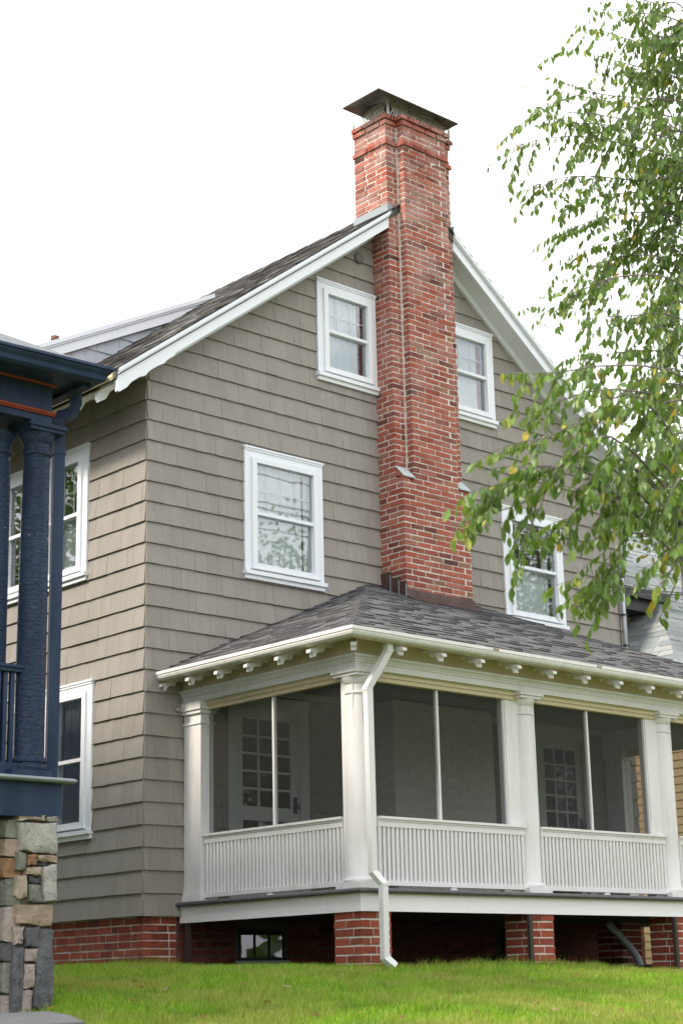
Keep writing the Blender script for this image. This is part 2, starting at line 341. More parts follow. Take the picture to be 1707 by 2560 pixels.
# (u0,u1,z0,z1) openings: in the gable and in the left wall
GW = dict(low_l=(1.249, 2.35, 3.95, 5.38), low_r=(5.27, 6.36, 3.97, 5.42), att_l=(2.325, 3.236, 6.39, 7.60), att_r=(4.335, 5.235, 6.40, 7.615))
LW = dict(up_a=(1.0, 1.83, 3.94, 5.405), up_b=(1.835, 2.66, 3.94, 5.405), lo_a=(.845, 1.62, 1.285, 2.86), lo_b=(1.625, 2.42, 1.285, 2.86))
GD = [(1.01, 2.083, .60, 2.72), (5.63, 6.63, .60, 2.76)]
# the backing panels have real openings: built as strips around them
def panel(side, poly_fn, u0, u1, z0, z1, opens):
    mb = MB(); us = sorted({u0, u1, *[o[0]+.09 for o in opens], *[o[1]-.09 for o in opens], *([RX] if side == 'G' else [])})
    zs = sorted({z0, z1, *[o[2]+.10 for o in opens], *[o[3]-.09 for o in opens]})
    for a, b in zip(us[:-1], us[1:]):
        for c, d in zip(zs[:-1], zs[1:]):
            um, zm = (a+b)/2, (c+d)/2
            if any(o[0]+.09 < um < o[1]-.09 and o[2]+.10 < zm < o[3]-.09 for o in opens): continue
            p = [(a, c), (b, c), (b, d), (a, d)]
            if side == 'G':
                p = clip(p, -RS, 1, RZ-.13-RS*RX); p = clip(p, RS, 1, RZ-.13+RS*RX)
                if len(p) < 3: continue
                mb.prism(p, lambda u, z: (u, .012, z), lambda u, z: (u, .15, z))
            else: mb.prism(p, lambda u, z: (.012, u, z), lambda u, z: (.15, u, z))
    return mb
gable_wall = panel('G', None, .012, HW-.012, .5, RZ, [*GW.values(), *GD]).build('gable_wall', M['wall_shingle'], house)
left_wall = panel('L', None, .012, 9.0, .5, 6.1, list(LW.values())).build('side_wall', M['wall_shingle'], house)
EXPO = .2144
def cut(rect, opens, m=.085):
    out = [rect]
    for o in opens:
        a0, a1, b0, b1 = o[0]+m, o[1]-m, o[2]+m, o[3]-m; nxt = []
        for (u0, u1, z0, z1) in out:
            if u1 <= a0 or u0 >= a1 or z1 <= b0 or z0 >= b1: nxt.append((u0, u1, z0, z1)); continue
            if u0 < a0: nxt.append((u0, a0, z0, z1))
            if u1 > a1: nxt.append((a1, u1, z0, z1))
            mu0, mu1 = max(u0, a0), min(u1, a1)
            if z0 < b0: nxt.append((mu0, mu1, z0, b0))
            if z1 > b1: nxt.append((mu0, mu1, b1, z1))
        out = nxt
    return out
def lay_shingles(side, parent, u0, u1, opens, zmax, mat, seen):
    r = random.Random(11 if side == 'G' else 23); k = 0
    while .504+k*EXPO < zmax:
        zb = .504+k*EXPO+r.uniform(-.003, .003); u = u0-r.uniform(0, .12); k += 1
        while u < u1:
            w = r.choice((.09, .11, .13, .15, .17, .2, .24)); a, b = max(u, u0), min(u+w-.0016, u1); u += w
            if b-a < .015: continue
            zj = zb+r.uniform(-.0025, .0015); th = r.uniform(.021, .027); ti = r.random(); lean = r.uniform(-.0015, .0015)
            for (p0, p1, q0, q1) in cut((a, b, zj, zb+EXPO+.012), opens):
                if p1-p0 < .008 or q1-q0 < .01: continue
                poly = [(p0, q0), (p1, q0), (p1+(lean if p1 == b else 0), q1), (p0+(lean if p0 == a else 0), q1)]
                if side == 'G':
                    poly = clip(poly, -RS, 1, RZ-.14-RS*RX); poly = clip(poly, RS, 1, RZ-.14+RS*RX)
                    if len(poly) < 3: continue
                f = lambda z: max(.003, th*(1-(z-zj)/(EXPO+.03)))
                if side == 'G': f0, f1 = (lambda p, z: (p, .013, z)), (lambda p, z: (p, -f(z)+.002, z))
                else: f0, f1 = (lambda p, z: (.013, p, z)), (lambda p, z: (-f(z)+.002, p, z))
                mb = MB().prism(poly, f0, f1, ti)
                ar = abs(parea([f1(*p) for p in poly])) if seen((p0+p1)/2, (q0+q1)/2) else 0
                shingles.add(mb, parent, mat, ar)
def seen_g(x, z):
    if 3.2 < x < 4.75 and z > 4.0: return False
    line = 2.83+.457*max(0, x-.2) if x < 3.0 else (4.12 if x < 4.6 else 4.5)
    if x < .43: return True
    return z > line and z < top(x)-.25
lay_shingles('G', gable_wall, 0.0, HW, [*GW.values(), *GD], RZ, M['wall_shingle'], seen_g)
lay_shingles('L', left_wall, 0.0, 8.9, list(LW.values()), 5.95, M['wall_shingle'], lambda u, z: u < 1.5)
# corner and back box so that the house is closed
MB().box(HW-.15, HW, .15, 8.9, .5, 6.1).build('far_side_wall', M['wall_shingle'], house)
MB().prism([(0, .5), (HW, .5), (HW, 6.0), (RX, RZ-.15), (0, 6.0)], lambda a, b: (a, 8.9, b), lambda a, b: (a, 9.0, b)).build('rear_wall', M['wall_shingle'], house)

# ---- windows
def mapper(side): return (lambda u, d, z: (u, -d, z)) if side == 'G' else (lambda u, d, z: (-d, u, z))
def ubox(mb, f, u0, u1, d0, d1, z0, z1, t=.5):
    mb.add([f(u, d, z) for u in (u0, u1) for d in (d0, d1) for z in (z0, z1)], BOXF, t)
def window(parent, side, rect, curtain, grid=(4, 2), seed=1):
    u0, u1, z0, z1 = rect; f = mapper(side); c = .098; r = random.Random(seed)
    mb = MB(); ubox(mb, f, u0, u0+c, -.05, .036, z0+.05, z1); ubox(mb, f, u1-c, u1, -.05, .036, z0+.05, z1); ubox(mb, f, u0+c, u1-c, -.05, .0355, z1-c, z1)
    ubox(mb, f, u0+c, u1-c, -.05, .0355, z0+.05, z0+.135)
    w = mb.build('window', M['trim_white'], parent)
    mb = MB(); ubox(mb, f, u0-.012, u1+.012, -.01, .052, z1+.001, z1+.022); ubox(mb, f, u0, u1, .036, .044, z1-.022, z1); mb.build('head_cap', M['trim_white'], w)
    mb = MB(); ubox(mb, f, u0-.018, u1+.018, -.02, .072, z0+.046, z0+.088); ubox(mb, f, u0-.004, u1+.004, -.02, .046, z0, z0+.0455); mb.build('sill', M['trim_white'], w)
    a0, a1, b0, b1 = u0+c, u1-c, z0+.135, z1-c; s = .052
    mb = MB(); ubox(mb, f, a0-.012, a0+s, -.045, .062, b0-.012, b1+.004); ubox(mb, f, a1-s, a1+.012, -.045, .062, b0-.012, b1+.004)
    ubox(mb, f, a0+s, a1-s, -.045, .060, b1-s, b1+.004); ubox(mb, f, a0+s, a1-s, -.045, .060, b0-.012, b0+.04); ubox(mb, f, a0-.03, a1+.03, .036, .074, b0-.03, b0-.0125)
    mb.build('storm_frame', M['trim_white'], w)
    a0 += s; a1 -= s; b0 += .04; b1 -= s; zm = (b0+b1)/2
    mb = MB(); ubox(mb, f, a0, a1, -.03, .050, zm-.020, zm+.016); mb.build('meeting_rail', M['trim_white'], w)
    mb = MB().add([f(a0, .021, zm+.016), f(a1, .021, zm+.016), f(a1, .021, b1), f(a0, .021, b1)], [(0, 1, 2, 3) if side == 'G' else (3, 2, 1, 0)]); mb.build('pane', M['glass'], w)
    mb = MB().add([f(a0, .005, b0), f(a1, .005, b0), f(a1, .005, zm-.020), f(a0, .005, zm-.020)], [(0, 1, 2, 3) if side == 'G' else (3, 2, 1, 0)]); mb.build('pane', M['glass'], w)
    mb = MB()
    for i in range(1, grid[0]): x = a0+(a1-a0)*i/grid[0]; ubox(mb, f, x-.006, x+.006, -.026, -.014, zm+.016, b1)
    for i in range(1, grid[1]): z = zm+(b1-zm)*i/grid[1]; ubox(mb, f, a0, a1, -.0262, -.0142, z-.006, z+.006)
    mb.build('muntin_grid', M['trim_white'], w)
    def sheet(x0, x1, za, zb, d, amp, mat, name='curtain'):
        n = 48; V = []; ph = r.uniform(0, 6); fr = 2*math.pi/r.uniform(.085, .12)
        for j in range(2):
            for i in range(n+1):
                x = x0+(x1-x0)*i/n; V.append(f(x, d+amp*math.sin(fr*x+ph)+.4*amp*math.sin(2.3*fr*x), (za, zb)[j]))
        MB().add(V, [(i, i+1, n+2+i, n+1+i) for i in range(n)]).build(name, M[mat], w, smooth=True)
    if curtain == 'full': sheet(a0-.02, a1-.10, b0-.03, b1+.03, -.055, .010, 'curtain'); sheet(a1-.07, a1+.02, b0-.03, b1, -.055, .008, 'curtain')
    elif curtain == 'attic': sheet(a0-.02, a1-.07, b0-.03, b1+.03, -.05, .010, 'curtain'); sheet(a1-.06, a1+.01, b0-.03, b1, -.09, .01, 'curtain_brown')
    elif curtain == 'lower': sheet(a0-.02, a1-.16, b0-.03, zm+.01, -.055, .014, 'curtain'); sheet(a0-.02, a0+.12, zm, b1, -.08, .014, 'curtain'); sheet(a1-.10, a1, b0, b1, -.09, .014, 'curtain')
    else: sheet(a0-.02, a1+.02, b0-.03, b1+.03, -.05, .010, 'sheer'); sheet(a0+.3, a1, b0, b1, -.08, .014, 'curtain'); sheet(a0, a0+.09, b0, b1, -.09, .012, 'curtain')
    mb = MB(); p = [(u0+.05, z0+.06), (u1-.05, z0+.06), (u1-.05, z1-.05), (u0+.05, z1-.05)]
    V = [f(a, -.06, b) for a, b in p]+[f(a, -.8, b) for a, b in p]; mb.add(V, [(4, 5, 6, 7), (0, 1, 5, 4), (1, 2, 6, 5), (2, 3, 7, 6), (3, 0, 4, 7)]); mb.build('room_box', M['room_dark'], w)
    return w
window(gable_wall, 'G', GW['low_l'], 'full', (4, 2), 3); window(gable_wall, 'G', GW['low_r'], 'lower', (4, 2), 5)
window(gable_wall, 'G', GW['att_l'], 'attic', (3, 2), 7); window(gable_wall, 'G', GW['att_r'], 'attic', (3, 2), 9)
window(left_wall, 'L', LW['up_a'], 'lower', (3, 2), 13); window(left_wall, 'L', LW['up_b'], 'lower', (3, 2), 17)
window(left_wall, 'L', LW['lo_a'], 'sides', (3, 2), 19); window(left_wall, 'L', LW['lo_b'], 'sides', (3, 2), 21)

# ---- main roof
def slab(x0, x1, y0, y1, th, mat, name):
    MB().prism([(x0, top(x0)), (x1, top(x1)), (x1, top(x1)-th), (x0, top(x0)-th)], lambda a, b: (a, y0, b), lambda a, b: (a, y1, b)).build(name, mat, house)
def tabs(O, U, S, N, slope_len, expo, rng_fn, widths, th, seed, dark=.5):
    r = random.Random(seed); mb = MB(); O, U, S, N = [np.array(v, float) for v in (O, U, S, N)]; S = S/np.linalg.norm(S); N = N/np.linalg.norm(N)
    k = 0
    while k*expo < slope_len:
        s0 = k*expo; s1 = min(s0+expo*1.25, slope_len+.02); a, b = rng_fn(s0); u = a-r.uniform(0, .2); k += 1
        while u < b:
            w = r.uniform(*widths); p, q = max(u, a), min(u+w-.004, b); u += w
            if q-p < .02: continue
            h = th[1] if r.random() < dark else th[0]; h += r.uniform(-.002, .002); dz = r.uniform(-.002, .002)
            base = lambda uu, ss, nn: O+U*uu+S*ss+N*nn
            a1_, b1_2 = rng_fn(s1); pu, qu = min(max(p, a1_), b1_2), max(min(q, b1_2), a1_)
            V = [base(p, s0+dz, 0), base(q, s0+dz, 0), base(qu, s1, 0), base(pu, s1, 0), base(p, s0+dz, h), base(q, s0+dz, h), base(qu, s1, .004), base(pu, s1, .004)]
            mb.add(V, [(4, 5, 6, 7), (0, 1, 5, 4), (1, 2, 6, 5), (3, 0, 4, 7)], r.random())
    return mb
roof_l = MB().prism([(-.60, top(-.60)), (RX, RZ), (RX, RZ-.10), (-.60, top(-.60)-.10)], lambda a, b: (a, -.30, b), lambda a, b: (a, 9.2, b)).build('main_roof', M['main_asphalt'], house)
cs = 1/math.hypot(1, RS)
tabs((-.62, -.325, top(-.62)+.004), (0, 1, 0), (1, 0, RS), (-RS, 0, 1), (RX+.62)/cs, .135, lambda s: (0, 9.4), (.14, .34), (.008, .016), 5).build('roof_shingles', M['main_asphalt'], roof_l, kind='stuff')
roof_r = MB().prism([(RX, RZ), (8.18, top(8.18)), (8.18, top(8.18)-.10), (RX, RZ-.10)], lambda a, b: (a, -.30, b), lambda a, b: (a, 9.2, b)).build('main_roof', M['main_asphalt'], house)
tabs((8.20, -.325, top(8.20)+.004), (0, 1, 0), (-1, 0, RS), (RS, 0, 1), (8.20-RX)/cs, .135, lambda s: (0, 1.2), (.14, .34), (.008, .018), 6).build('roof_shingles', M['main_asphalt'], roof_r, kind='stuff')
rc = MB()
for k in range(30): y = -.32+k*.3; rc.prism([(RX-.16, top(RX-.16)+.02), (RX, RZ+.03), (RX+.16, top(RX-.16)+.02), (RX+.16, top(RX-.16)+.008), (RX, RZ+.012), (RX-.16, top(RX-.16)+.008)], lambda a, b: (a, y, b+.006), lambda a, b: (a, y+.33, b-.004), rnd.random())
rc.build('ridge_shingles', M['main_asphalt'], roof_l, kind='stuff')
# rake boards with crown, scrolled at the foot
def rake(x0, x1, sgn, scroll):
    dpt = .205
    xs = [x0, x1]; lower = [(x1, top(x1)-dpt)]
    if scroll:
        lo = x0
        off = [(.72, .0), (.70, .035), (.62, .035), (.57, .07), (.50, .045), (.40, .045), (.33, .085), (.27, .050), (.17, .055), (.11, .10), (.03, .10), (.0, .06)]
        lower += [(lo+sgn*o, top(lo+sgn*o)-dpt-e*.62) for o, e in off]
    else: lower += [(x0, top(x0)-dpt)]
    poly = lower+[(x0, top(x0)-.012), (x1, top(x1)-.012)]
    b = MB().prism(poly, lambda a, c: (a, -.300, c), lambda a, c: (a, -.262, c)).build('rake_board', M['rake_white'], house)
    for k, (d0, d1, pr) in enumerate(((-.010, -.052, .036), (-.054, -.072, .018), (-.088, -.100, .009))):
        MB().prism([(x0, top(x0)+d0), (x1, top(x1)+d0), (x1, top(x1)+d1), (x0, top(x0)+d1)], lambda a, c: (a, -.3005-pr, c), lambda a, c: (a, -.3002, c)).build('crown_strip', M['rake_white'], b)
    # soffit board and the frieze against the wall
    MB().prism([(x0, top(x0)-.125), (x1, top(x1)-.125), (x1, top(x1)-.14), (x0, top(x0)-.14)], lambda a, c: (a, -.262, c), lambda a, c: (a, .0, c)).build('rake_soffit', M['rake_white'], b)
    w0 = max(0.03, min(HW-.03, x0)); w1 = max(0.03, min(HW-.03, x1))
    MB().prism([(w0, top(w0)-.142), (w1, top(w1)-.142), (w1, top(w1)-.255), (w0, top(w0)-.255)], lambda a, c: (a, -.052, c), lambda a, c: (a, -.012, c)).build('rake_frieze', M['rake_white'], b)
rake(-.58, 3.236, 1, True); rake(8.16, 4.324, -1, True)
# left eave: sloping cream underside, frieze, gutter, scrolled rafter tails
MB().prism([(-.56, top(-.56)-.14), (0, top(0)-.14), (0, top(0)-.155), (-.56, top(-.56)-.155)], lambda a, c: (a, -.25, c), lambda a, c: (a, 9, c)).build('eave_soffit', M['soffit_cream'], house)
MB().box(-.030, .010, .0, 9, 5.90, top(0)-.16).build('eave_frieze', M['soffit_cream'], house)
gp = [(-.60, -.015), (-.60, -.10), (-.63, -.125), (-.675, -.105), (-.695, -.06), (-.70, -.015), (-.69, -.015), (-.66, -.09), (-.62, -.10), (-.61, -.015)]
MB().prism(gp, lambda a, c: (a, -.26, top(-.60)+c), lambda a, c: (a, 9, top(-.60)+c)).build('eave_gutter', M['soffit_cream'], house)
tail = [(0, -.16), (0, -.24), (-.08, -.25), (-.13, -.215), (-.22, -.22), (-.27, -.27), (-.33, -.235), (-.42, -.24), (-.47, -.29), (-.54, -.28), (-.56, -.23), (-.56, -.16)]
tm = None
for k in range(12):
    y = .085+k*.44
    if tm is None: tm = MB().prism(tail, lambda a, c: (a, -.03, top(a)+c+.0), lambda a, c: (a, .03, top(a)+c)).build('rafter_tail', M['rake_white'], house, (0, y, 0))
    else: copy_obj(tm, house, (0, y, 0))
# ---- dormer on the left slope
dorm = MB().prism([(.10, top(.10)-.05), (2.55, top(2.55)-.05), (2.55, 8.05), (.10, 6.80)], lambda a, c: (a, 2.30, c), lambda a, c: (a, 2.6, c)).build('dormer', M['dormer_shingle'], house)
ds = MB(); r = random.Random(4)
for k in range(9):
    zb = 5.9+k*.235; u = .05-r.uniform(0, .1)
    while u < 2.6:
        w = r.uniform(.1, .24); poly = [(u, zb), (u+w-.004, zb), (u+w-.004, zb+.24), (u, zb+.24)]; poly = clip(poly, -.51, 1, 6.765-.051); poly = clip(poly, RS, -1, -(RZ-RS*RX)); u += w
        if len(poly) > 2: ds.prism(poly, lambda a, c: (a, 2.30, c), lambda a, c: (a, 2.298-.018*max(.1, 1-(c-zb)/.26), c), r.random())
ds.build('cheek_shingles', M['dormer_shingle'], dorm, kind='stuff')
MB().prism([(-.2, 6.73), (2.62, 8.165), (2.62, 8.225), (-.2, 6.79)], lambda a, c: (a, 2.24, c), lambda a, c: (a, 7.5, c)).build('dormer_roof', M['main_asphalt'], dorm)
for d0, d1, y in ((0, -.055, 2.20), (-.057, -.08, 2.215), (-.082, -.20, 2.235)):
    MB().prism([(-.2, 6.785+d0), (2.62, 8.22+d0), (2.62, 8.22+d1), (-.2, 6.785+d1)], lambda a, c: (a, y, c), lambda a, c: (a, 2.2395, c)).build('dormer_rake', M['rake_white'], dorm)
MB().box(.06, .14, 2.42, 7.4, 6.1, 6.8).build('dormer_front', M['dormer_shingle'], dorm)
p = on(138, 850, 1, 2.9); MB().lathe([(.045, -.35), (.045, .0), (.052, .0), (.052, .045), (.04, .045)], p, 12).build('vent_pipe', M['vent_brown'], house)

# ---- brick laying
def lay(parent, x0, x1, y0, y1, z0, rows, pitch, mat, r, faces='FL', out=lambda k: 0, join=.0155, jit=.0030, spall=.06, tfun=None, bl=.213, vis=True):
    """ring courses; the front (y0) and left (x0) faces are laid with real bricks"""
    dep = .095
    for k in range(rows):
        za = z0+k*pitch; zb = za+pitch-join; o = out(k); X0, X1, Y0 = x0-o, x1+o, y0-o; even = k % 2 == 0
        runs = []
        fa, fb = (X0, X1) if even else (X0+dep+join, X1-dep-join)
        runs.append(('F', fa, fb)); la, lb = (Y0+dep+join, y1) if even else (Y0, y1)
        if 'L' in faces: runs.append(('L', la, lb))
        if 'R' in faces: runs.append(('R', la, lb))
        for side, a, b in runs:
            if b-a < .02: continue
            n = max(1, round((b-a)/bl)); ws = [1+r.uniform(-.12, .12) for _ in range(n)]
            if n > 2 and even: ws[0] = .95; ws[-1] = 1.0
            tot = sum(ws); u = a
            for w in ws:
                L = (b-a)*w/tot; p0, p1 = u, u+L-join; u += L
                if p1-p0 < .015: continue
                inn = r.uniform(-.004, .001); ti = tfun(r) if tfun else r.random(); sp = r.random() < spall
                if sp: ti *= .35
                mb = MB()
                if side == 'F': bx = (p0, p1, Y0+inn, Y0+dep, za, zb); ctr = ((p0+p1)/2, Y0, (za+zb)/2)
                elif side == 'L': bx = (X0+inn, X0+dep, p0, p1, za, zb); ctr = (X0, (p0+p1)/2, (za+zb)/2)
                else: bx = (X1-dep, X1+inn, p0, p1, za, zb); ctr = None
                mb.jbox(*bx, jit, r, ti)
                if sp and side in 'FL':      # a broken face: push the front corners in unevenly
                    ax = 1 if side == 'F' else 0; lo = min(v[ax] for v in mb.V)
                    mb.V = [tuple((c+r.uniform(.0, .003) if i == ax and v[ax] < lo+.02 else c) for i, c in enumerate(v)) for v in mb.V]
                ar = 0
                if ctr and vis:
                    q = [(p0, Y0, za), (p1, Y0, za), (p1, Y0, zb), (p0, Y0, zb)] if side == 'F' else [(X0, p0, za), (X0, p1, za), (X0, p1, zb), (X0, p0, zb)]
                    ar = abs(parea(q))
                bricks.add(mb, parent, mat, ar)
# ---- chimney
CH = .0668; r = random.Random(3); zt0 = 4.02; n_low = 20; zsh = zt0+n_low*CH; n_top = 68; ztop = zsh+n_top*CH-.02
cm = MB().box(3.2445, 4.3005, -.3935, .2, 3.85, zsh-.03); cm.box(3.2445, 4.3155, -.2825, .27, zsh-.031, ztop-.012); cm.box(3.4225, 4.1425, -.3935, -.283, zsh-.0305, ztop-.013)
chim = cm.build('chimney', M['mortar'], house, label='tall red brick chimney with metal hood and stepped front')
tf = lambda r: min(1, max(0, r.gauss(.52, .24)))
lay(chim, 3.24, 4.305, -.398, .06, zt0, n_low, CH, M['brick'], r, 'FLR', tfun=tf, spall=.10)
cor = lambda k: {n_top-1: .042, n_top-2: .022, n_top-6: .028}.get(k, 0)
lay(chim, 3.24, 4.32, -.287, .28, zsh, n_top, CH, M['brick'], r, 'FLR', cor, tfun=tf, spall=.05)
lay(chim, 3.418, 4.147, -.398, -.30, zsh, n_top, CH, M['brick'], r, 'FLR', cor, tfun=tf, spall=.10)
MB().box(3.404, 3.417, -.300, -.284, zsh, ztop).build('mortar_seam', M['mortar'], chim)
for xa, xb in ((3.234, 3.416), (4.149, 4.326)):
    MB().prism([(-.284, zsh+.115), (-.284, zsh+.02), (-.396, zsh-.02), (-.396, zsh-.001)], lambda a, c: (xa+.008, a, c), lambda a, c: (xb-.008, a, c), .6).build('shoulder_brick', M['brick'], chim)
    MB().prism([(-.283, zsh+.135), (-.283, zsh+.122), (-.420, zsh-.020), (-.424, zsh-.008)], lambda a, c: (xa, a, c), lambda a, c: (xb, a, c)).build('slate_cap', M['grey_slate'], chim)
# flashings
zr = lambda y: 2.845+(2.80+y)*.457
MB().box(3.228, 4.318, -.410, -.399, zr(-.41)-.02, 4.045).build('apron_flashing', M['copper'], chim)
MB().prism([(-.41, zr(-.41)-.02), (-.56, zr(-.56)+.016), (-.56, zr(-.56)+.019), (-.41, zr(-.41)+.03)], lambda a, c: (3.228, a, c), lambda a, c: (4.318, a, c)).build('apron_flashing', M['copper'], chim)
for k, (ya, yb, zt) in enumerate(((-.412, -.30, 4.135), (-.305, -.17, 4.195), (-.175, .0, 4.275))):
    MB().box(3.224-.003*k, 3.2385, ya, yb, zr(ya)-.03, zt).build('step_flashing', M['copper'], chim)
    MB().box(3.219-.003*k, 3.2235-.003*k, ya-.003, ya+.009, zr(ya)-.03, zt-.04).build('sealant_bead', M['lead'], chim)
MB().box(3.226, 3.2385, -.30, .29, top(3.235)-.02, top(3.235)+.10).build('lead_flashing', M['lead'], chim)
MB().box(3.222, 3.30, -.302, -.2885, top(3.235)-.02, top(3.235)+.105).build('lead_flashing', M['lead'], chim)
MB().box(4.322, 4.345, -.31, .29, top(4.335)-.02, top(4.335)+.12).build('lead_flashing', M['lead'], chim)
# metal hood
c0 = on(946, 219, 1, -.50); zc = c0[2]; c1 = on(1146, 310, 1, -.50); cb = on(855, 276, 0, c0[0]); hx0, hx1, hy0, hy1 = c0[0], c1[0], -.50, cb[1]
mxh, myh = (hx0+hx1)/2, (hy0+hy1)/2
mb = MB(); mb.add([(hx0, hy0, zc), (hx1, hy0, zc), (hx1, hy1, zc), (hx0, hy1, zc), (mxh-.15, myh, zc+.15), (mxh+.15, myh, zc+.15), (hx0, hy0, zc-.012), (hx1, hy0, zc-.012), (hx1, hy1, zc-.012), (hx0, hy1, zc-.012), (mxh-.15, myh, zc+.135), (mxh+.15, myh, zc+.135)],
  [(0, 1, 5, 4), (1, 2, 5), (2, 3, 4, 5), (3, 0, 4), (7, 6, 10, 11), (8, 7, 11), (9, 8, 11, 10), (6, 9, 10), (0, 6, 7, 1), (1, 7, 8, 2), (2, 8, 9, 3), (3, 9, 6, 0)])
mb.build('hood', M['cap_metal'], chim)
sx0, sx1, sy0, sy1 = 3.27, 4.27, -.31, .27; zs0, zs1 = ztop-.005, zc+.045
for (x, y, ln) in ((sx0, sy0, 0), (sx1+.05, sy0, .05), (sx0-.03, sy1, .05), (sx1, sy1, 0)): MB().box(x-.012, x+.012, y-.012, y+.012, zs0-.02-ln, zs1).build('hood_post', M['galvanised'], chim)
def lattice(pt, L, h):
    mb = MB(); st = .042; n = int((L+h)/st)
    for sg in (1, -1):
        for i in range(-int(h/st)-1, n+1):
            a = i*st; pts = []
            for s in np.linspace(0, 1, 2): pts.append((a+sg*h*.55*(s-.5), s*h))
            (u0, v0), (u1, v1) = pts
            if u0 < 0 or u1 < 0 or u0 > L or u1 > L: continue
            w = .0085
            mb.add([pt(u0-w, v0, .001*sg), pt(u0+w, v0, .001*sg), pt(u1+w, v1, .001*sg), pt(u1-w, v1, .001*sg)], [(0, 1, 2, 3)])
    return mb
lattice(lambda u, v, d: (sx0+u, sy0+d, zs0+v), sx1-sx0+.05, zs1-zs0).build('wire_mesh', M['galvanised'], chim, kind='stuff')
lattice(lambda u, v, d: (sx0+d, sy0+u, zs0+v), sy1-sy0, zs1-zs0).build('wire_mesh', M['galvanised'], chim, kind='stuff')
MB().box(sx0-.01, sx0+.01, sy0, sy1, zs0-.004, zs0+.016).build('mesh_rail', M['galvanised'], chim)
for x in (3.55, 3.98): MB().lathe([(.11, -.1), (.11, .06), (.09, .06), (.09, .0)], (x, 0, ztop), 16).build('clay_flue', M['vent_brown'], chim)
# painted chimney breast inside the porch
cb_ = MB().box(2.955, 4.505, -.4205, -.01, .62, 2.78).build('chimney_breast', M['painted_brick'], house)
pb = Pieces('brick', 'painted_bricks', 0); old = bricks; bricks = pb
lay(cb_, 2.95, 4.51, -.425, -.03, .635, 31, .0685, M['painted_brick'], r, 'FL', spall=.05, jit=.003, vis=False); bricks = old; pb.emit()
# small wall fittings
p = on(824*1.0887, 592*1.0887, 1, -.03)
mb = MB(); mb.lathe([(.065, 0), (.065, .012), (.05, .02), (.0, .02)], (0, 0, 0), 18); mb.V = [(p[0]+v[0], p[1]-v[2], p[2]+v[1]) for v in mb.V]; mb.build('round_vent', M['vent_grey'], house)
p = on(441, 1776, 1, -.03); MB().tube([p, p+np.array([0, -.06, 0])], .018, 10).build('pipe_stub', M['wall_shingle'], house)
# conduit and wires at the far corner
c_ = MB(); q0 = on(1535, 1360, 1, -.05); q1 = on(1566, 1640, 1, -.05); c_.tube([(q1[0], -.05, 3.6), (q1[0], -.05, 5.15)], .022, 10)
cdt = c_.build('conduit', M['conduit_grey'], house, smooth=True)
for z in (3.95, 4.35, 4.85): MB().box(q1[0]-.035, q1[0]+.035, -.076, -.025, z-.012, z+.012).build('strap', M['iron_dark'], cdt)
MB().tube([(q1[0]-.07, -.03, 3.6), (q1[0]-.07, -.03, 4.7), (q1[0]-.12, -.05, 4.78), (q1[0]-.06, -.06, 4.9)], .006, 6).build('cable', M['iron_dark'], cdt)
# ---- brick foundation
r = random.Random(8)
fm = MB().box(.036, .42, .036, 8.9, -.4, .50)
fnd = fm.build('foundation', M['mortar'], house)
cel = MB().box(.4205, HW, .036, .25, -.4, .501).build('cellar_wall', M['shade_dark_mortar'], house)
FP = .0735; tfo = lambda r: min(1, max(0, r.gauss(.5, .22)))
def course_wall(parent, side, a, b, z0, rows, r, mat, off=.03, vis=True, bl=.212):
    for k in range(rows):
        za = z0+k*FP; zb = za+FP-.0150; u = a-(bl*.5 if k % 2 else 0)
        while u < b:
            L = bl*r.uniform(.93, 1.07)
            if r.random() < .12: L *= .5
            p0, p1 = max(u, a), min(u+L-.0150, b); u += L
            if p1-p0 < .02: continue
            o = off+r.uniform(-.003, .003); sp = r.random() < .07; mb = MB()
            bx = (p0, p1, o, o+.09, za, zb) if side == 'G' else (o, o+.09, p0, p1, za, zb)
            mb.jbox(*bx, .0022, r, tfo(r)*(.5 if sp else 1))
            q = [(p0, o, za), (p1, o, za), (p1, o, zb), (p0, o, zb)] if side == 'G' else [(o, p0, za), (o, p1, za), (o, p1, zb), (o, p0, zb)]
            bricks.add(mb, parent, mat, abs(parea(q)) if vis else 0)
course_wall(fnd, 'L', .028, 1.65, -.08, 8, r, M['foundation_brick']); course_wall(fnd, 'L', 1.652, 8.8, -.08, 8, r, M['foundation_brick'], vis=False)
course_wall(fnd, 'G', .125, .42, -.08, 8, r, M['foundation_brick']); course_wall(cel, 'G', .44, 1.14, -.08, 8, r, M['shade_dark_brick'], vis=False)
for k in range(8):
    za = -.08+k*FP; mb = MB().jbox(.028, .121 if k % 2 else .20, .026, .12, za, za+FP-.0125, .002, r, tfo(r)); bricks.add(mb, fnd, M['foundation_brick'], 400)
course_wall(cel, 'G', 1.82, 4.9, -.08, 8, r, M['shade_dark_brick'], vis=False); course_wall(cel, 'G', 5.7, HW, -.08, 8, r, M['shade_dark_brick'], vis=False)
def cellar_window(x0, x1, z0, z1, n):
    f = MB().box(x0-.03, x1+.03, .02, .10, z0-.03, z0); f.box(x0-.03, x1+.03, .02, .10, z1, z1+.03)
    for i in range(n+1): x = x0+(x1-x0)*i/n; f.box(x-.012, x+.012, .022, .098, z0, z1)
    o = f.build('cellar_window', M['iron_dark'], house)
    for i in range(n):
        a = x0+(x1-x0)*i/n+.012; b = x0+(x1-x0)*(i+1)/n-.012; MB().add([(a, .029, z0), (b, .029, z0), (b, .029, z1), (a, .029, z1)], [(0, 1, 2, 3)]).build('pane', M['door_glass'], o)
    MB().box(x0-.05, x1+.05, -.02, .03, z0-.075, z0-.032).build('sill', M['grey_slate'], o)
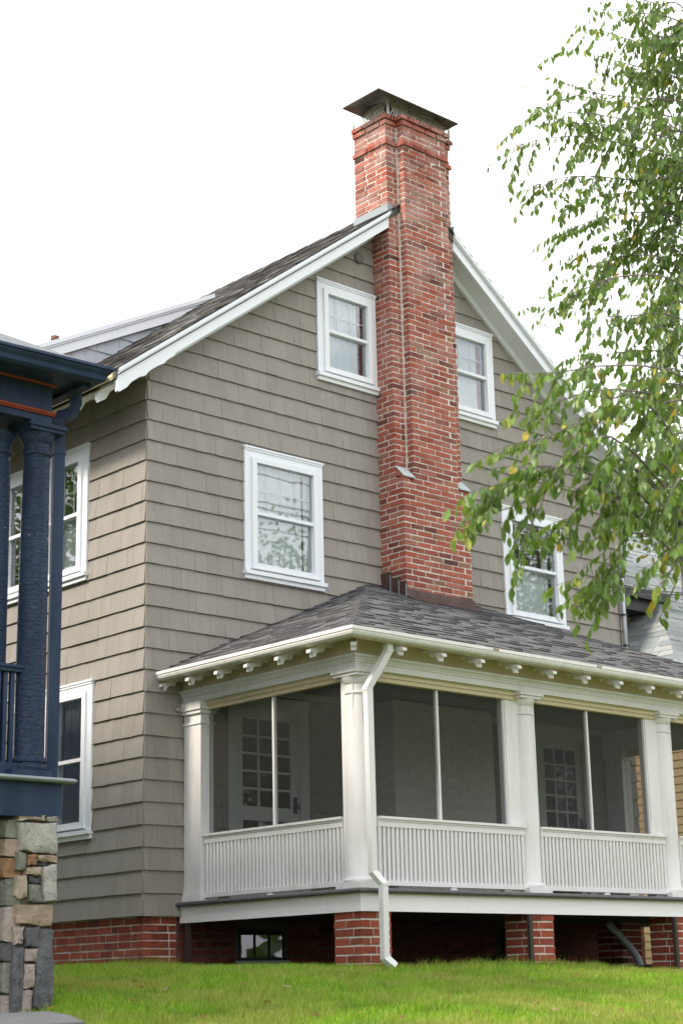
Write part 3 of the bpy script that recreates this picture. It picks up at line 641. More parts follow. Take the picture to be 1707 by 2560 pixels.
cellar_window(1.20, 1.76, .12, .37, 3); cellar_window(4.95, 5.62, .10, .42, 2)

# ---- porch: deck, skirt, piers
DP = [(.375, .0), (.375, -2.612), (7.205, -2.612), (7.205, .0)]
deck = MB().box(.40, 7.18, -2.58, -.03, .60, .628).build('porch_deck', M['deck_grey'], house)
MB().sweep(DP, [(-.05, .592), (-.012, .592), (-.002, .602), (.0, .611), (-.002, .620), (-.012, .631), (-.05, .631)]).build('deck_nosing', M['deck_grey'], deck)
SP = [(.437, .0), (.437, -2.552), (7.143, -2.552), (7.143, .0)]
MB().sweep(SP, [(-.03, .438), (.0, .438), (.0, .5915), (-.03, .5915)]).build('porch_skirt', M['skirt_white'], house)
for k in range(9): MB().box(.46, 7.12, -2.5+k*.29, -2.46+k*.29, .47, .598).build('joist', M['dark_post'], deck)
def pier(x0, x1, y0, y1, seed, vis=True):
    p = MB().box(x0+.0055, x1-.0055, y0+.0055, y1-.0055, -.3, .445).build('brick_pier', M['mortar'], house)
    rr = random.Random(seed)
    for k in range(8):
        za = -.135+k*FP; zb = za+FP-.0150
        if zb > .452: break
        even = k % 2; d = .098
        runs = [('F', x0, x1), ('L', y0+d+.0125, y1)] if even else [('F', x0+d+.0125, x1), ('L', y0, y1)]
        for side, a, b in runs:
            sp = [a, a+(b-a)*rr.uniform(.38, .62), b] if b-a > .26 else [a, b]
            for s0, s1 in zip(sp[:-1], sp[1:]):
                o = rr.uniform(-.003, .002); e1 = s1-(.0125 if s1 < b else 0); mb = MB()
                bx = (s0, e1, y0+o, y0+d, za, zb) if side == 'F' else (x0+o, x0+d, s0, e1, za, zb)
                mb.jbox(*bx, .0022, rr, tfo(rr)); q = [(s0, y0, za), (e1, y0, za), (e1, y0, zb), (s0, y0, zb)] if side == 'F' else [(x0, s0, za), (x0, e1, za), (x0, e1, zb), (x0, s0, zb)]
                bricks.add(mb, p, M['foundation_brick'], abs(parea(q)) if vis else 0)
    return p
pier(.452, .80, -2.538, -2.19, 31); pier(2.62, 2.935, -2.535, -2.2, 33); pier(4.82, 5.14, -2.535, -2.2, 35); pier(6.78, 7.12, -2.5, -2.2, 37)
pier(5.85, 6.2, -1.0, -.65, 39)
for (x, y) in ((2.585, -2.545), (4.785, -2.545), (.47, -.09)): MB().box(x-.022, x+.022, y-.02, y+.02, -.15, .437).build('skirt_post', M['dark_post'], house)
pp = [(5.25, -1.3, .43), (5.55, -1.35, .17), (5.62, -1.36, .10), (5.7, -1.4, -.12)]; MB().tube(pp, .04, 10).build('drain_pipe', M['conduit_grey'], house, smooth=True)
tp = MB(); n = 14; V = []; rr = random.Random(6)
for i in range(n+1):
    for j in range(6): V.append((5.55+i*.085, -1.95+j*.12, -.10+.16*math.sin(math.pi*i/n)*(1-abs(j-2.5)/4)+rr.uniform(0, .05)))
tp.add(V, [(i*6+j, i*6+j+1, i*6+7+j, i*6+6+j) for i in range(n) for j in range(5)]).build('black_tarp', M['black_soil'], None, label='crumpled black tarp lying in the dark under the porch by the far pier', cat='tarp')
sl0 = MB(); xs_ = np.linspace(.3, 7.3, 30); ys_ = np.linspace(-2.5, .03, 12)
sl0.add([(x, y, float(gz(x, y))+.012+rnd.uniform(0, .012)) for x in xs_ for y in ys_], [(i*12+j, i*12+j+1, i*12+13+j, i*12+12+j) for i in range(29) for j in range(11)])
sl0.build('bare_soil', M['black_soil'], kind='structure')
# ---- porch: columns
prof = [(.150, .052), (.156, .062), (.158, .076), (.150, .090), (.134, .096), (.132, .108), (.127, .115), (.128, .45), (.126, .9), (.120, 1.35), (.110, 1.66), (.108, 1.70), (.118, 1.705), (.121, 1.713), (.118, 1.721), (.108, 1.726), (.108, 1.79), (.118, 1.797), (.122, 1.803), (.140, 1.83), (.146, 1.85), (.146, 1.858)]
c0_ = None
for i, x in enumerate((.605, 2.775, 4.945, 6.98)):
    pos = (x, -2.385, .631)
    if c0_ is None:
        c0_ = MB().lathe(prof, (0, 0, 0), 32).build('porch_column', M['porch_white'], house, pos, smooth=True, sharp=40)
        pl_ = MB().box(-.16, .16, -.16, .16, 0, .052).build('plinth', M['porch_white'], c0_, pos)
        ab_ = MB().box(-.150, .150, -.150, .150, 1.858, 1.885); ab_.box(-.168, .168, -.168, .168, 1.8852, 1.918); ab_ = ab_.build('abacus', M['porch_white'], c0_, pos)
    else:
        c = copy_obj(c0_, house, pos); copy_obj(pl_, c, pos); copy_obj(ab_, c, pos)
# crack in the corner column is a dark gash in its paint
q = on(915, 1880, 1, -2.50); gash = MB(); rr = random.Random(9); pts = []
for k in range(9):
    a = math.radians(-106+rr.uniform(-1.2, 1.2)); z = 1.98+k*.045-.631; R0 = .1285 if z < .5 else .1285-(z-.5)*.010
    pts.append((.605+R0*math.cos(a), -2.385+R0*math.sin(a), z+.631))
gash.tube(pts, [.001, .003, .006, .007, .005, .007, .004, .003, .001], 5).build('paint_crack', M['vent_brown'], c0_)
# wall pilasters
for xa, xb in ((.470, .628), (6.95, 7.11)):
    p = MB().box(xa, xb, -.285, -.022, .63, 2.55).build('pilaster', M['porch_white'], house)
    for z0, z1, e in ((2.47, 2.5495, .040), (2.435, 2.4695, .024), (2.33, 2.352, .012), (.631, .69, .026), (.6905, .72, .014)): MB().box(xa-e, xb+e, -.285-e, -.02, z0, z1).build('moulding', M['porch_white'], p)
# jamb posts behind the columns
for (x0, x1, y0, y1) in ((.50, .752, -2.44, -2.285), (2.49, 2.915, -2.44, -2.34), (4.66, 5.09, -2.44, -2.34), (6.84, 7.09, -2.44, -2.285)):
    MB().box(x0, x1, y0, y1, .632, 2.549).build('jamb_post', M['porch_white'], house)
# entablature, soffit, gutter
EP = [(.462, .0), (.462, -2.522), (7.118, -2.522), (7.118, .0)]
ent = MB().sweep(EP, [(-.20, 2.55), (.0, 2.55), (.0, 2.605), (.012, 2.608), (.012, 2.622), (.022, 2.630), (.022, 2.640), (.046, 2.655), (.050, 2.672), (.0, 2.676), (.0, 2.86), (-.20, 2.86)]).build('entablature', M['porch_white'], house)
MB().sweep(EP, [(-.135, 2.468), (-.062, 2.468), (-.062, 2.505), (-.045, 2.507), (-.045, 2.5495), (-.135, 2.5495)]).build('head_trim', M['soffit_cream'], ent)
MB().sweep(EP, [(.0005, 2.845), (.265, 2.745), (.265, 2.765), (.0005, 2.875)]).build('porch_soffit', M['soffit_cream'], house)
MB().sweep(EP, [(.0005, 2.680), (.008, 2.680), (.008, 2.846), (.0005, 2.846)]).build('cream_frieze', M['soffit_cream'], ent)
gut = MB().sweep(EP, [(.258, 2.845), (.258, 2.772), (.278, 2.756), (.305, 2.758), (.325, 2.770), (.336, 2.790), (.338, 2.806), (.346, 2.808), (.346, 2.838), (.336, 2.838), (.330, 2.806), (.320, 2.778), (.29, 2.768), (.27, 2.78), (.27, 2.845)]).build('porch_gutter', M['gutter_white'], house)
for x in (1.9, 3.4): 
    MB().box(x, x+.08, -2.522-.348, -2.522-.3463, 2.812, 2.834).build('rust_patch', M['stone_tan'], gut)
br = [(.0, .0), (.0, -.058), (.035, -.075), (.06, -.052), (.11, -.055), (.135, -.088), (.17, -.065), (.215, -.075), (.235, -.105), (.255, -.10), (.262, -.05), (.300, -.048), (.300, -.02)]
b0 = None
def bracket(pos, rot):
    global b0
    if b0 is None: b0 = MB().prism([(o, .118-o*.38+z) for o, z in br], lambda a, c: (-.026, -a, c), lambda a, c: (.026, -a, c)).build('rafter_end', M['porch_white'], house, pos); o = b0
    else: o = copy_obj(b0, house, pos)
    o.rotation_euler = (0, 0, rot)
for k in range(14): bracket((.79+.507*k, -2.522, 2.735), 0)
for k in range(6): bracket((.462, -.02-.443*k, 2.735), -math.pi/2)
bracket((.462, -2.522, 2.735), -math.pi/4)
# ---- screens, rails, balusters
def screen(side, a, b, z0=1.262, z1=2.468):
    if side == 'F': v = [(a, -2.405, z0), (b, -2.405, z0), (b, -2.405, z1), (a, -2.405, z1)]
    else: v = [(.575, a, z0), (.575, b, z0), (.575, b, z1), (.575, a, z1)]
    MB().add(v, [(0, 1, 2, 3)]).build('insect_screen', M['insect_screen'], house)
def trim(x0, x1, y0, y1, z0, z1): MB().box(x0, x1, y0, y1, z0, z1).build('screen_mullion', M['porch_white'], house)
bays = [(.752, 2.49), (2.915, 4.66), (5.09, 6.84)]; mull = (1.582, 3.735, 5.95)
for (a, b), mx_ in zip(bays, mull):
    screen('F', a, mx_-.012); screen('F', mx_+.012, b); trim(mx_-.0125, mx_+.0125, -2.425, -2.385, 1.261, 2.467)
    trim(a, a+.012, -2.42, -2.39, 1.262, 2.467); trim(b-.018, b, -2.43, -2.39, 1.262, 2.467)
screen('S', -2.285, -1.285); screen('S', -1.262, -.285); trim(.555, .595, -1.285, -1.262, 1.261, 2.467)
screen_r = MB().add([(7.0, -2.285, 1.262), (7.0, -.285, 1.262), (7.0, -.285, 2.468), (7.0, -2.285, 2.468)], [(0, 1, 2, 3)]).build('insect_screen', M['insect_screen'], house)
bal = None
def railing(side, a, b, foot):
    global bal
    f = (lambda u0, u1, d0, d1, z0, z1: (u0, u1, -2.455-d1, -2.455-d0, z0, z1)) if side == 'F' else (lambda u0, u1, d0, d1, z0, z1: (.525-d1, .525-d0, u0, u1, z0, z1))
    rl = MB().box(*f(a, b, -.05, .045, 1.240, 1.262)); rl.box(*f(a, b, -.045, .030, 1.222, 1.2395)); rl.box(*f(a, b, -.03, .022, 1.172, 1.2215))
    rl = rl.build('porch_railing', M['porch_white'], house)
    MB().box(*f(a, b, -.028, .030, .664, .706)).build('bottom_rail', M['porch_white'], rl)
    MB().prism([(foot-.05, .632), (foot-.04, .655), (foot-.02, .6635), (foot+.02, .6635), (foot+.04, .655), (foot+.05, .632)], *( (lambda u, z: (u, -2.48, z), lambda u, z: (u, -2.44, z)) if side == 'F' else (lambda u, z: (.50, u, z), lambda u, z: (.54, u, z)))).build('rail_foot', M['porch_white'], rl)
    n = int((b-a)/.0525); st = (b-a)/n
    for i in range(n):
        u = a+st*(i+.5); pos = (u, -2.455, .7062) if side == 'F' else (.525, u, .7062)
        if bal is None: bal = MB().tube([(0, 0, 0), (0, 0, .4655)], .0195, 8).build('baluster', M['porch_white'], rl, pos, smooth=True, sharp=60)
        else: copy_obj(bal, rl, pos)
railing('S', -2.27, -.30, -1.27); railing('F', .74, 2.66, 1.66); railing('F', 2.89, 4.83, 3.83); railing('F', 5.06, 6.86, 5.9)
# ---- downspout at the corner column
yd_ = -2.64
P = lambda x, y: on(x, y, 1, yd_)
path = [P(951, 1612)+np.array([0, -.1, 0]), P(953, 1630)+np.array([0, -.09, 0]), P(917, 1722), P(919, 1738), P(932, 2180), P(946, 2212)+np.array([0, -.06, 0]), P(946, 2225)+np.array([0, -.06, 0]), P(950, 2395)+np.array([0, -.06, 0]), P(966, 2415)+np.array([0, -.10, -.01])]
dsp = MB().rect_tube(path, .032, .028, (1, 0, 0)).build('downspout', M['downspout_white'], house)
for i in (1, 2, 5): 
    p_ = path[i]; MB().box(p_[0]-.035, p_[0]+.035, p_[1]-.031, p_[1]+.031, p_[2]-.012, p_[2]+.012).build('joint_sleeve', M['downspout_white'], dsp)
# ---- porch roof
zE, zT, xe0, xe1, ye = 2.842, 4.115, .182, 7.395, -2.815; run = 2.83
pr = MB()
A, B, Cc, D = (xe0, ye, zE), (xe1, ye, zE), (xe1-run, 0, zT), (xe0+run, 0, zT); L0 = (xe0, .0, zE); R0 = (xe1, .0, zE); dn = lambda p, d=.03: (p[0], p[1], p[2]-d)
for q in ([A, B, Cc, D], [L0, A, D], [B, R0, Cc]): pr.prism([(i, 0) for i in range(len(q))], lambda i, _: q[int(i)], lambda i, _: dn(q[int(i)]))
proof = pr.build('porch_roof', M['porch_asphalt'], house)
sl = math.hypot(-ye, zT-zE); pitch = (zT-zE)/-ye
tabs((xe0, ye-.012, zE+.002), (1, 0, 0), (0, -ye, zT-zE), (0, -(zT-zE), -ye), sl, .140, lambda s: (run*s/sl, xe1-xe0-run*s/sl), (.08, .22), (.008, .019), 15).build('roof_shingles', M['porch_asphalt'], proof, kind='stuff')
sl2 = math.hypot(run, zT-zE)
tabs((xe0-.012, ye, zE+.002), (0, 1, 0), (run, 0, zT-zE), (-(zT-zE), 0, run), sl2, .140, lambda s: (-ye*s/sl2, -ye), (.08, .22), (.008, .019), 16).build('roof_shingles', M['porch_asphalt'], proof, kind='stuff')
tabs((xe1+.012, ye, zE+.002), (0, 1, 0), (-run, 0, zT-zE), ((zT-zE), 0, run), sl2, .128, lambda s: (-ye*s/sl2, -ye), (.10, .30), (.006, .016), 17).build('roof_shingles', M['porch_asphalt'], proof, kind='stuff')
def hips(P0, P1, ea, eb, n, seed, lift=.018):
    """ridge caps folded over a hip; ea, eb: unit directions down either side, lying in the roof planes"""
    rr = random.Random(seed); P0, P1, ea, eb = [np.array(v, float) for v in (P0, P1, ea, eb)]; d = (P1-P0)/n; up = np.array([0, 0, 1.0])
    for k in range(n):
        s = P0+d*(k-.12); e = P0+d*(k+1.35); wa, wb = .15+rr.uniform(-.008, .008), .15+rr.uniform(-.008, .008); h0, h1 = lift+rr.uniform(-.001, .002), min(lift, .008)
        V = [s+ea*wa+up*h0, s+ea*.03+up*(h0+.006), s+up*(h0+.012), s+eb*.03+up*(h0+.006), s+eb*wb+up*h0, e+ea*wa+up*h1, e+ea*.03+up*(h1+.004), e+up*(h1+.008), e+eb*.03+up*(h1+.004), e+eb*wb+up*h1]
        V += [v-up*.012 for v in V[:5]]
        MB().add(V, [(0, 1, 6, 5), (1, 2, 7, 6), (2, 3, 8, 7), (3, 4, 9, 8), (10, 11, 1, 0), (11, 12, 2, 1), (12, 13, 3, 2), (13, 14, 4, 3)], rr.random()).build('hip_shingle', M['porch_asphalt'], proof)
hips(A, D, (1, 0, 0), (0, 1, 0), 31, 5); hips(B, Cc, (-1, 0, 0), (0, 1, 0), 31, 6, .007)
# ---- porch inside: ceiling, doors
MB().box(.50, 7.07, -2.3, -.02, 2.80, 2.83).build('porch_ceiling', M['porch_ceiling'], house)
MB().box(.60, 7.0, -.075, -.03, 2.74, 2.80).build('ceiling_trim', M['door_white'], house)
def door(x0, x1, zt, seed):
    cs_ = .115; z0 = .632; f = mapper('G')
    d = MB().box(x0, x0+cs_, -.045, .02, z0, zt); d.box(x1-cs_, x1, -.045, .02, z0, zt); d.box(x0+cs_, x1-cs_, -.0445, .02, zt-cs_, zt); d.box(x0-.02, x1+.02, -.06, -.0452, zt-.03, zt)
    d = d.build('porch_door', M['door_white'], house); a, b, c, e = x0+cs_, x1-cs_, z0, zt-cs_; st = .10
    sl_ = MB().box(a, a+st, .0, .04, c, e); sl_.box(b-st, b, .0, .04, c, e); sl_.box(a+st, b-st, .0, .039, e-.11, e); sl_.box(a+st, b-st, .0, .039, c, c+.2); sl_.box(a+st, b-st, .0, .039, 1.46, 1.60)
    ga, gb, gc, ge = a+st, b-st, 1.60, e-.11
    for i in (1, 2): x = ga+(gb-ga)*i/3; sl_.box(x-.011, x+.011, .002, .038, gc, ge)
    for i in range(1, 5): z = gc+(ge-gc)*i/5; sl_.box(ga, gb, .003, .037, z-.011, z+.011)
    sl_.build('door_leaf', M['door_white'], d)
    MB().add([(ga, .019, gc), (gb, .019, gc), (gb, .019, ge), (ga, .019, ge)], [(0, 1, 2, 3)]).build('pane', M['door_glass'], d); MB().add([(ga, .019, c+.2), (gb, .019, c+.2), (gb, .019, 1.46), (ga, .019, 1.46)], [(0, 1, 2, 3)]).build('pane', M['door_glass'], d)
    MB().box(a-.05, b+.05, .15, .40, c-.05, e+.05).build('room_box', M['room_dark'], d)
    k = MB().lathe([(.0, 0), (.028, .004), (.03, .02), (.012, .03), (.012, .05)], (0, 0, 0), 12); k.V = [(b-.05+v[0], -.05+v[2], 1.62+v[1]) for v in k.V]; k.build('door_knob', M['iron_dark'], d)
    MB().box(b-.075, b-.025, -.006, -.001, 1.55, 1.72).build('lock_plate', M['iron_dark'], d)
    for z in (.9, 2.3): MB().box(a-.012, a+.012, -.012, .0, z, z+.10).build('hinge', M['iron_dark'], d)
door(*GD[0][:2], 2.715, 1); door(*GD[1][:2], 2.755, 2)
shingles.emit(); bricks.emit()
# ------------------------------------------------------------------ blue house on the left: the corner of its porch
YN = -3.488
gb_ = float(gz(-3.4, -3.4))
blue = thing('blue_house', 'dark blue painted house whose porch corner stands on a stone pier', 'house', (-3.45, -3.4, gb_))
XR, XL = -3.37, -9.0
bm = M['blue_paint']
def bpart(name, mb, mat=bm, parent=None, **k): return mb.build(name, mat, parent or blue, **k)
def bz(px, py, y=YN): return on(px, py, 1, y)
# body of the house, behind the porch
bpart('house_wall', MB().box(XL-3, -4.1, -1.2, 8.0, gb_-.3, 5.5))
bpart('house_roof', MB().prism([(-12.5, 5.45), (-3.75, 5.45), (-8.2, 8.2)], lambda a, c: (a, -1.5, c), lambda a, c: (a, 8.4, c)), M['main_asphalt'])
# deck, beam
bpart('porch_beam', MB().box(XL, -3.212, YN, YN+.10, .965, 1.196)); bpart('porch_beam', MB().box(-3.312, -3.2125, YN+.1005, -1.2, .965, 1.196))
MB().box(XL, -3.30, YN+.11, -1.2, 1.12, 1.196).build('porch_floor', M['dark_post'], blue)
MB().sweep([(XL, YN-.01), (-3.20, YN-.01), (-3.20, -1.2)], [(-.10, 1.200), (.045, 1.200), (.060, 1.208), (.064, 1.216), (.060, 1.224), (.045, 1.232), (-.10, 1.232)]).build('deck_edge', M['lead'], blue)
bpart('sill_block', MB().box(-3.60, -3.28, YN+.02, YN+.34, 1.2325, 1.285))
# columns: lathe, tapering, flaking paint
cprof = [(0.1239, 0.0), (0.131, 0.01), (0.1328, 0.024), (0.1292, 0.04), (0.1168, 0.046), (0.115, 0.055), (0.1257, 0.062), (0.1274, 0.076), (0.1221, 0.09), (0.108, 0.098), (0.1053, 0.115), (0.1053, 0.5), (0.1035, 1.2), (0.0991, 1.8), (0.0947, 2.24), (0.0938, 2.27), (0.1027, 2.276), (0.1053, 2.288), (0.1027, 2.3), (0.0947, 2.306), (0.0947, 2.36), (0.1018, 2.366), (0.1062, 2.372), (0.1204, 2.4), (0.1292, 2.425), (0.131, 2.435)]
ax1 = on(83, 1500, 1, YN+.155)
cz = 1.285
c1_ = MB().lathe(cprof, (0, 0, 0), 40).build('porch_column', M['blue_flaking'], blue, (ax1[0], ax1[1], cz), smooth=True, sharp=40)
MB().box(-.140, .140, -.140, .140, 2.435, 2.462).build('abacus', bm, c1_, (ax1[0], ax1[1], cz)); MB().box(-.155, .155, -.155, .155, 2.4622, 2.492).build('abacus', bm, c1_, (ax1[0], ax1[1], cz))
ax2 = on(-14, 1400, 1, YN+.30); c2_ = copy_obj(c1_, blue, (ax2[0], ax2[1], cz))
# entablature with red mouldings
zA = cz+2.493
bpart('frieze', MB().box(XL, XR, YN, YN+.30, zA, 4.20)); bpart('frieze', MB().box(XR-.30, XR-.0005, YN+.3005, -1.2, zA, 4.20))
for (a, b, e, e2) in ((3.828, 3.842, .012, .018), (3.842, 3.858, .026, .02)): MB().sweep([(XL, YN), (XR, YN), (XR, -1.2)], [(-.02, a), (e2, a), (e, b), (-.02, b)]).build('red_moulding', M['rust_red'], blue)
MB().sweep([(XL, YN), (XR, YN), (XR, -1.2)], [(-.02, 4.055), (.018, 4.055), (.035, 4.085), (.075, 4.12), (.08, 4.135), (-.02, 4.135)]).build('red_moulding', M['rust_red'], blue)
# soffit and gutter: the eave stands out from the frieze
ge = on(286, 928, 1, YN-.36); gx1, zg = ge[0], ge[2]; gb2 = on(265, 960, 1, YN-.30)[2]
zs_ = gb2+.01
bpart('soffit', MB().box(XL, gx1-.08, YN-.28, -1.2, zs_, zs_+.03))
bpart('soffit_batten', MB().box(XR+.12, XR+.20, YN-.20, -1.2, zs_-.03, zs_-.001))
gt_ = MB().sweep([(XL, YN-.27), (gx1-.10, YN-.27), (gx1-.10, -1.2)], [(-.02, zs_-.012), (.03, zs_-.012), (.055, zs_+.004), (.062, zs_+.035), (.085, zs_+.06), (.10, zs_+.10), (.105, zg), (.088, zg), (.08, zs_+.105), (-.02, zs_+.06)])
gt_.V = [(x, y, z-.020*max(0, gx1-.1-x)) for x, y, z in gt_.V]; gt_.build('gutter', bm, blue)
gr = on(245, 912, 1, YN-.14); gl = on(0, 831, 1, YN-.14)
MB().prism([(XL, gl[2]+.22), (gl[0], gl[2]), (gr[0], gr[2]-.01), (gr[0], zs_+.03), (XL, zs_+.03)], lambda a, c: (a, YN-.14, c), lambda a, c: (a, -1.2, c)).build('roof_edge', M['membrane_grey'], blue)
# railing
rl = MB().box(XL, ax1[0]-.09, YN+.11, YN+.19, 1.965, 1.992); rl.box(XL, ax1[0]-.09, YN+.095, YN+.205, 1.9922, 2.012); rl = rl.build('railing', bm, blue)
MB().box(XL, ax1[0]-.10, YN+.10, YN+.20, 1.236, 1.335).build('bottom_rail', bm, rl)
b1_ = None
for k in range(12):
    pos = (ax1[0]-.155-k*.056, YN+.15, 1.335)
    if b1_ is None: b1_ = MB().box(-.016, .016, -.016, .016, 0, .6295).build('baluster', bm, rl, pos)
    else: copy_obj(b1_, rl, pos)
# downspout with its swan neck
yD = YN+.13; Q = lambda x, y: on(x, y, 1, yD)
dp = [Q(189, 978), Q(190, 1012), Q(184, 1029), Q(168, 1039), Q(151, 1043), Q(141, 1053), Q(139, 1078), Q(139, 1500), Q(133, 2142)]
vb = Q(139, 1500); dp[7:] = [np.array([vb[0], yD, 1.9]), np.array([vb[0], yD, .70])]
dp[6] = np.array([vb[0], yD, dp[6][2]])
for i in range(6): dp[i] = dp[i]+np.array([0, 0, 0])
d_ = MB().rect_tube(dp, .040, .034, (.94, -.35, 0)).build('downspout', bm, blue)
MB().rect_tube([np.array([vb[0], yD, 3.60]), np.array([vb[0], yD, 3.63])], .045, .039, (.94, -.35, 0)).build('joint_sleeve', bm, d_)
MB().box(vb[0]-.035, vb[0]+.035, yD-.03, yD+.03, .665, .70).build('outlet', M['dark_post'], d_)
# ---- stone pier: every stone its own piece
PX0, PX1, PY0, PY1 = -3.60, -3.262, YN+.02, -2.9
pier_ = MB().box(PX0+.03, PX1-.02, PY0+.03, PY1, gb_-.2, .963).build('stone_pier', M['stone_joint'], blue, label='rough fieldstone pier of grey, rust and tan stones under the porch corner')
def stone(poly, mat, seed, dpt=.30, side='F', bulge=.02):
    """poly in metres on the pier face (u from the left edge, z); a rough block with rounded uneven edges"""
    rr = random.Random(seed); n = len(poly); cx = sum(p[0] for p in poly)/n; cz_ = sum(p[1] for p in poly)/n
    P = []
    for i in range(n):
        a, b = poly[i], poly[(i+1) % n]
        for k in range(3):
            s = k/3; P.append((a[0]+(b[0]-a[0])*s+(rr.uniform(-.006, .006)), a[1]+(b[1]-a[1])*s+rr.uniform(-.006, .006)))
    m_ = len(P); pr_ = rr.uniform(0, bulge); V = []
    f = (lambda u, d, z: (PX0+u, PY0-d, z)) if side == 'F' else (lambda u, d, z: (PX0-d, PY0+u, z))
    for sc, d in ((1.0, -dpt), (1.0, -.02), (.975, .006+pr_*.6), (.90, .012+pr_), (.5, .014+pr_)):
        for (u, z) in P: V.append(f(cx+(u-cx)*sc, d+(rr.uniform(-.009, .009) if d > -.1 else 0), cz_+(z-cz_)*sc))
    F = [(j*m_+i, j*m_+(i+1) % m_, (j+1)*m_+(i+1) % m_, (j+1)*m_+i) for j in range(4) for i in range(m_)]+[tuple(range(4*m_, 5*m_)), tuple(range(m_-1, -1, -1))]
    MB().add(V, F).build('stone', M[mat], pier_, smooth=True, sharp=50)
def U(px, py): q = on(px, py, 1, PY0); return (q[0]-PX0, q[2])
def ST(pts, mat, seed): # pts: corners of the stone on the pier's front face, 4.2 units to a picture pixel
    stone([U(x/4.2, 2000+y/4.2) for x, y in pts], mat, seed)
ST([(192, 215), (470, 212), (470, 165), (192, 170)][::-1], 'stone_pale', 1); ST([(480, 225), (600, 225), (605, 180), (480, 175)], 'stone_grey', 2)
ST([(190, 235), (590, 240), (588, 570), (420, 565), (205, 520)], 'stone_grey', 3)
ST([(268, 572), (366, 572), (364, 685), (268, 690)], 'stone_rust', 4); ST([(372, 585), (590, 590), (592, 655), (378, 645)], 'stone_tan', 5)
ST([(372, 655), (495, 660), (490, 695), (375, 690)], 'stone_slate', 6); ST([(268, 697), (437, 700), (437, 800), (262, 780)], 'stone_pale', 7)
ST([(285, 805), (420, 808), (415, 875), (330, 878)], 'stone_slate', 8); ST([(300, 885), (435, 890), (438, 1075), (305, 1070)], 'stone_green', 9)
ST([(440, 700), (585, 665), (583, 1070), (450, 1078), (440, 900)], 'stone_grey', 10); ST([(160, 1095), (560, 1095), (556, 1328), (165, 1305)], 'stone_tan', 11)
ST([(165, 790), (280, 790), (285, 1020), (230, 1055), (160, 1010)], 'stone_pale', 12); ST([(170, 548), (262, 552), (255, 745), (168, 740)], 'stone_green', 13)
ST([(135, 1335), (245, 1330), (245, 1510), (150, 1520)], 'stone_pink', 14); ST([(252, 1330), (405, 1330), (400, 1545), (255, 1540)], 'stone_slate', 15)
ST([(258, 1562), (398, 1562), (390, 1705), (255, 1700)], 'stone_pink', 16); ST([(420, 1345), (555, 1350), (555, 1900), (545, 2180), (440, 2240), (350, 2180), (360, 1850)], 'stone_slate', 17)
ST([(245, 1720), (362, 1720), (350, 1975), (240, 1985)], 'stone_pink', 18); ST([(232, 2000), (342, 1998), (330, 2240), (215, 2240)], 'stone_pink', 19)
ST([(132, 1540), (235, 1545), (232, 2230), (105, 2255)], 'stone_slate', 20)
rr = random.Random(12); z = gb_-.05; cols_ = ['stone_slate', 'stone_tan', 'stone_grey', 'stone_rust', 'stone_green', 'stone_pink']
while z < .95:
    h = rr.uniform(.12, .24); u = .015
    while u < .58:
        w = rr.uniform(.14, .30); stone([(u, z), (min(u+w, .6)-.01, z), (min(u+w, .6)-.01, min(z+h, .955)-.01), (u, min(z+h, .955)-.01)], rr.choice(cols_), rr.randrange(9999), side='L', dpt=.10, bulge=.012); u += w
    z += h
# flagstones at its foot
flag = MB(); q = [on(a, b, 2, gb_-.01) for a, b in ((8, 2547), (120, 2541), (175, 2556), (215, 2580), (-60, 2600))]
flag.prism([(i, 0) for i in range(5)], lambda i, _: q[int(i)]+np.array([0, 0, .03]), lambda i, _: q[int(i)]-np.array([0, 0, .12]))
flag.build('flagstone', M['stone_slate'], None, label='flat grey flagstone at the foot of the stone pier', cat='flagstone')

# ------------------------------------------------------------------ grey-roofed house behind, on the right
rh = thing('grey_roofed_house', 'cream house with pale grey shingled hip roof beyond the porch roof', 'house', (17, 6, 0))
P1 = at(1638, 1492, 31.0); P2 = at(1692, 1660, 28.6)
hd = (P2-P1)/np.linalg.norm(P2-P1); E0 = P2+hd*.55; sl_ = np.array
zE2 = E0[2]
# the plane that faces us and the plane to the left of the hip, both laid in courses
def course_plane(O, Uv, Sv, n, expo, width, seed, lean):
    rr = random.Random(seed); mb = MB(); O, Uv, Sv = [np.array(v, float) for v in (O, Uv, Sv)]; N = np.cross(Uv, Sv); N /= np.linalg.norm(N)
    if N[2] < 0: N = -N
    for k in range(n):
        a, b = lean(k*expo); u = a
        while u < b:
            w = rr.uniform(.25, .6); p, q2 = u, min(u+w-.02, b); u += w; h = rr.choice((.006, .014)); at_, bt_ = lean((k+1.2)*expo); at_ = max(at_, a) if k*expo < 99 else a; pt_, qt = min(max(p, at_), b), max(q2, at_); base = lambda x, s, d: O+Uv*x+Sv*s+N*d
            mb.add([base(p, k*expo, 0), base(q2, k*expo, 0), base(qt, (k+1.2)*expo, 0), base(pt_, (k+1.2)*expo, 0), base(p, k*expo, h), base(q2, k*expo, h), base(qt, (k+1.2)*expo, .004), base(pt_, (k+1.2)*expo, .004)], [(4, 5, 6, 7), (0, 1, 5, 4), (1, 2, 6, 5), (3, 0, 4, 7)], rr.random())
    return mb
hv = P1-E0; sr = hv.copy(); sr[0] = 0; Lr = np.linalg.norm(sr); Sr = sr/Lr; Ur = np.array([1.0, 0, 0]); hx = hv[0]/Lr
top_s = Lr*2.6
rp_ = MB(); q = [E0, E0+Ur*9, E0+Ur*9+Sr*top_s, E0+Ur*(hx*Lr-2.6)+Sr*top_s, E0+Ur*(hx*Lr-2.6)+Sr*Lr, P1]
rp_.prism([(i, 0) for i in range(6)], lambda i, _: q[int(i)], lambda i, _: q[int(i)]-np.array([0, 0, .1]))
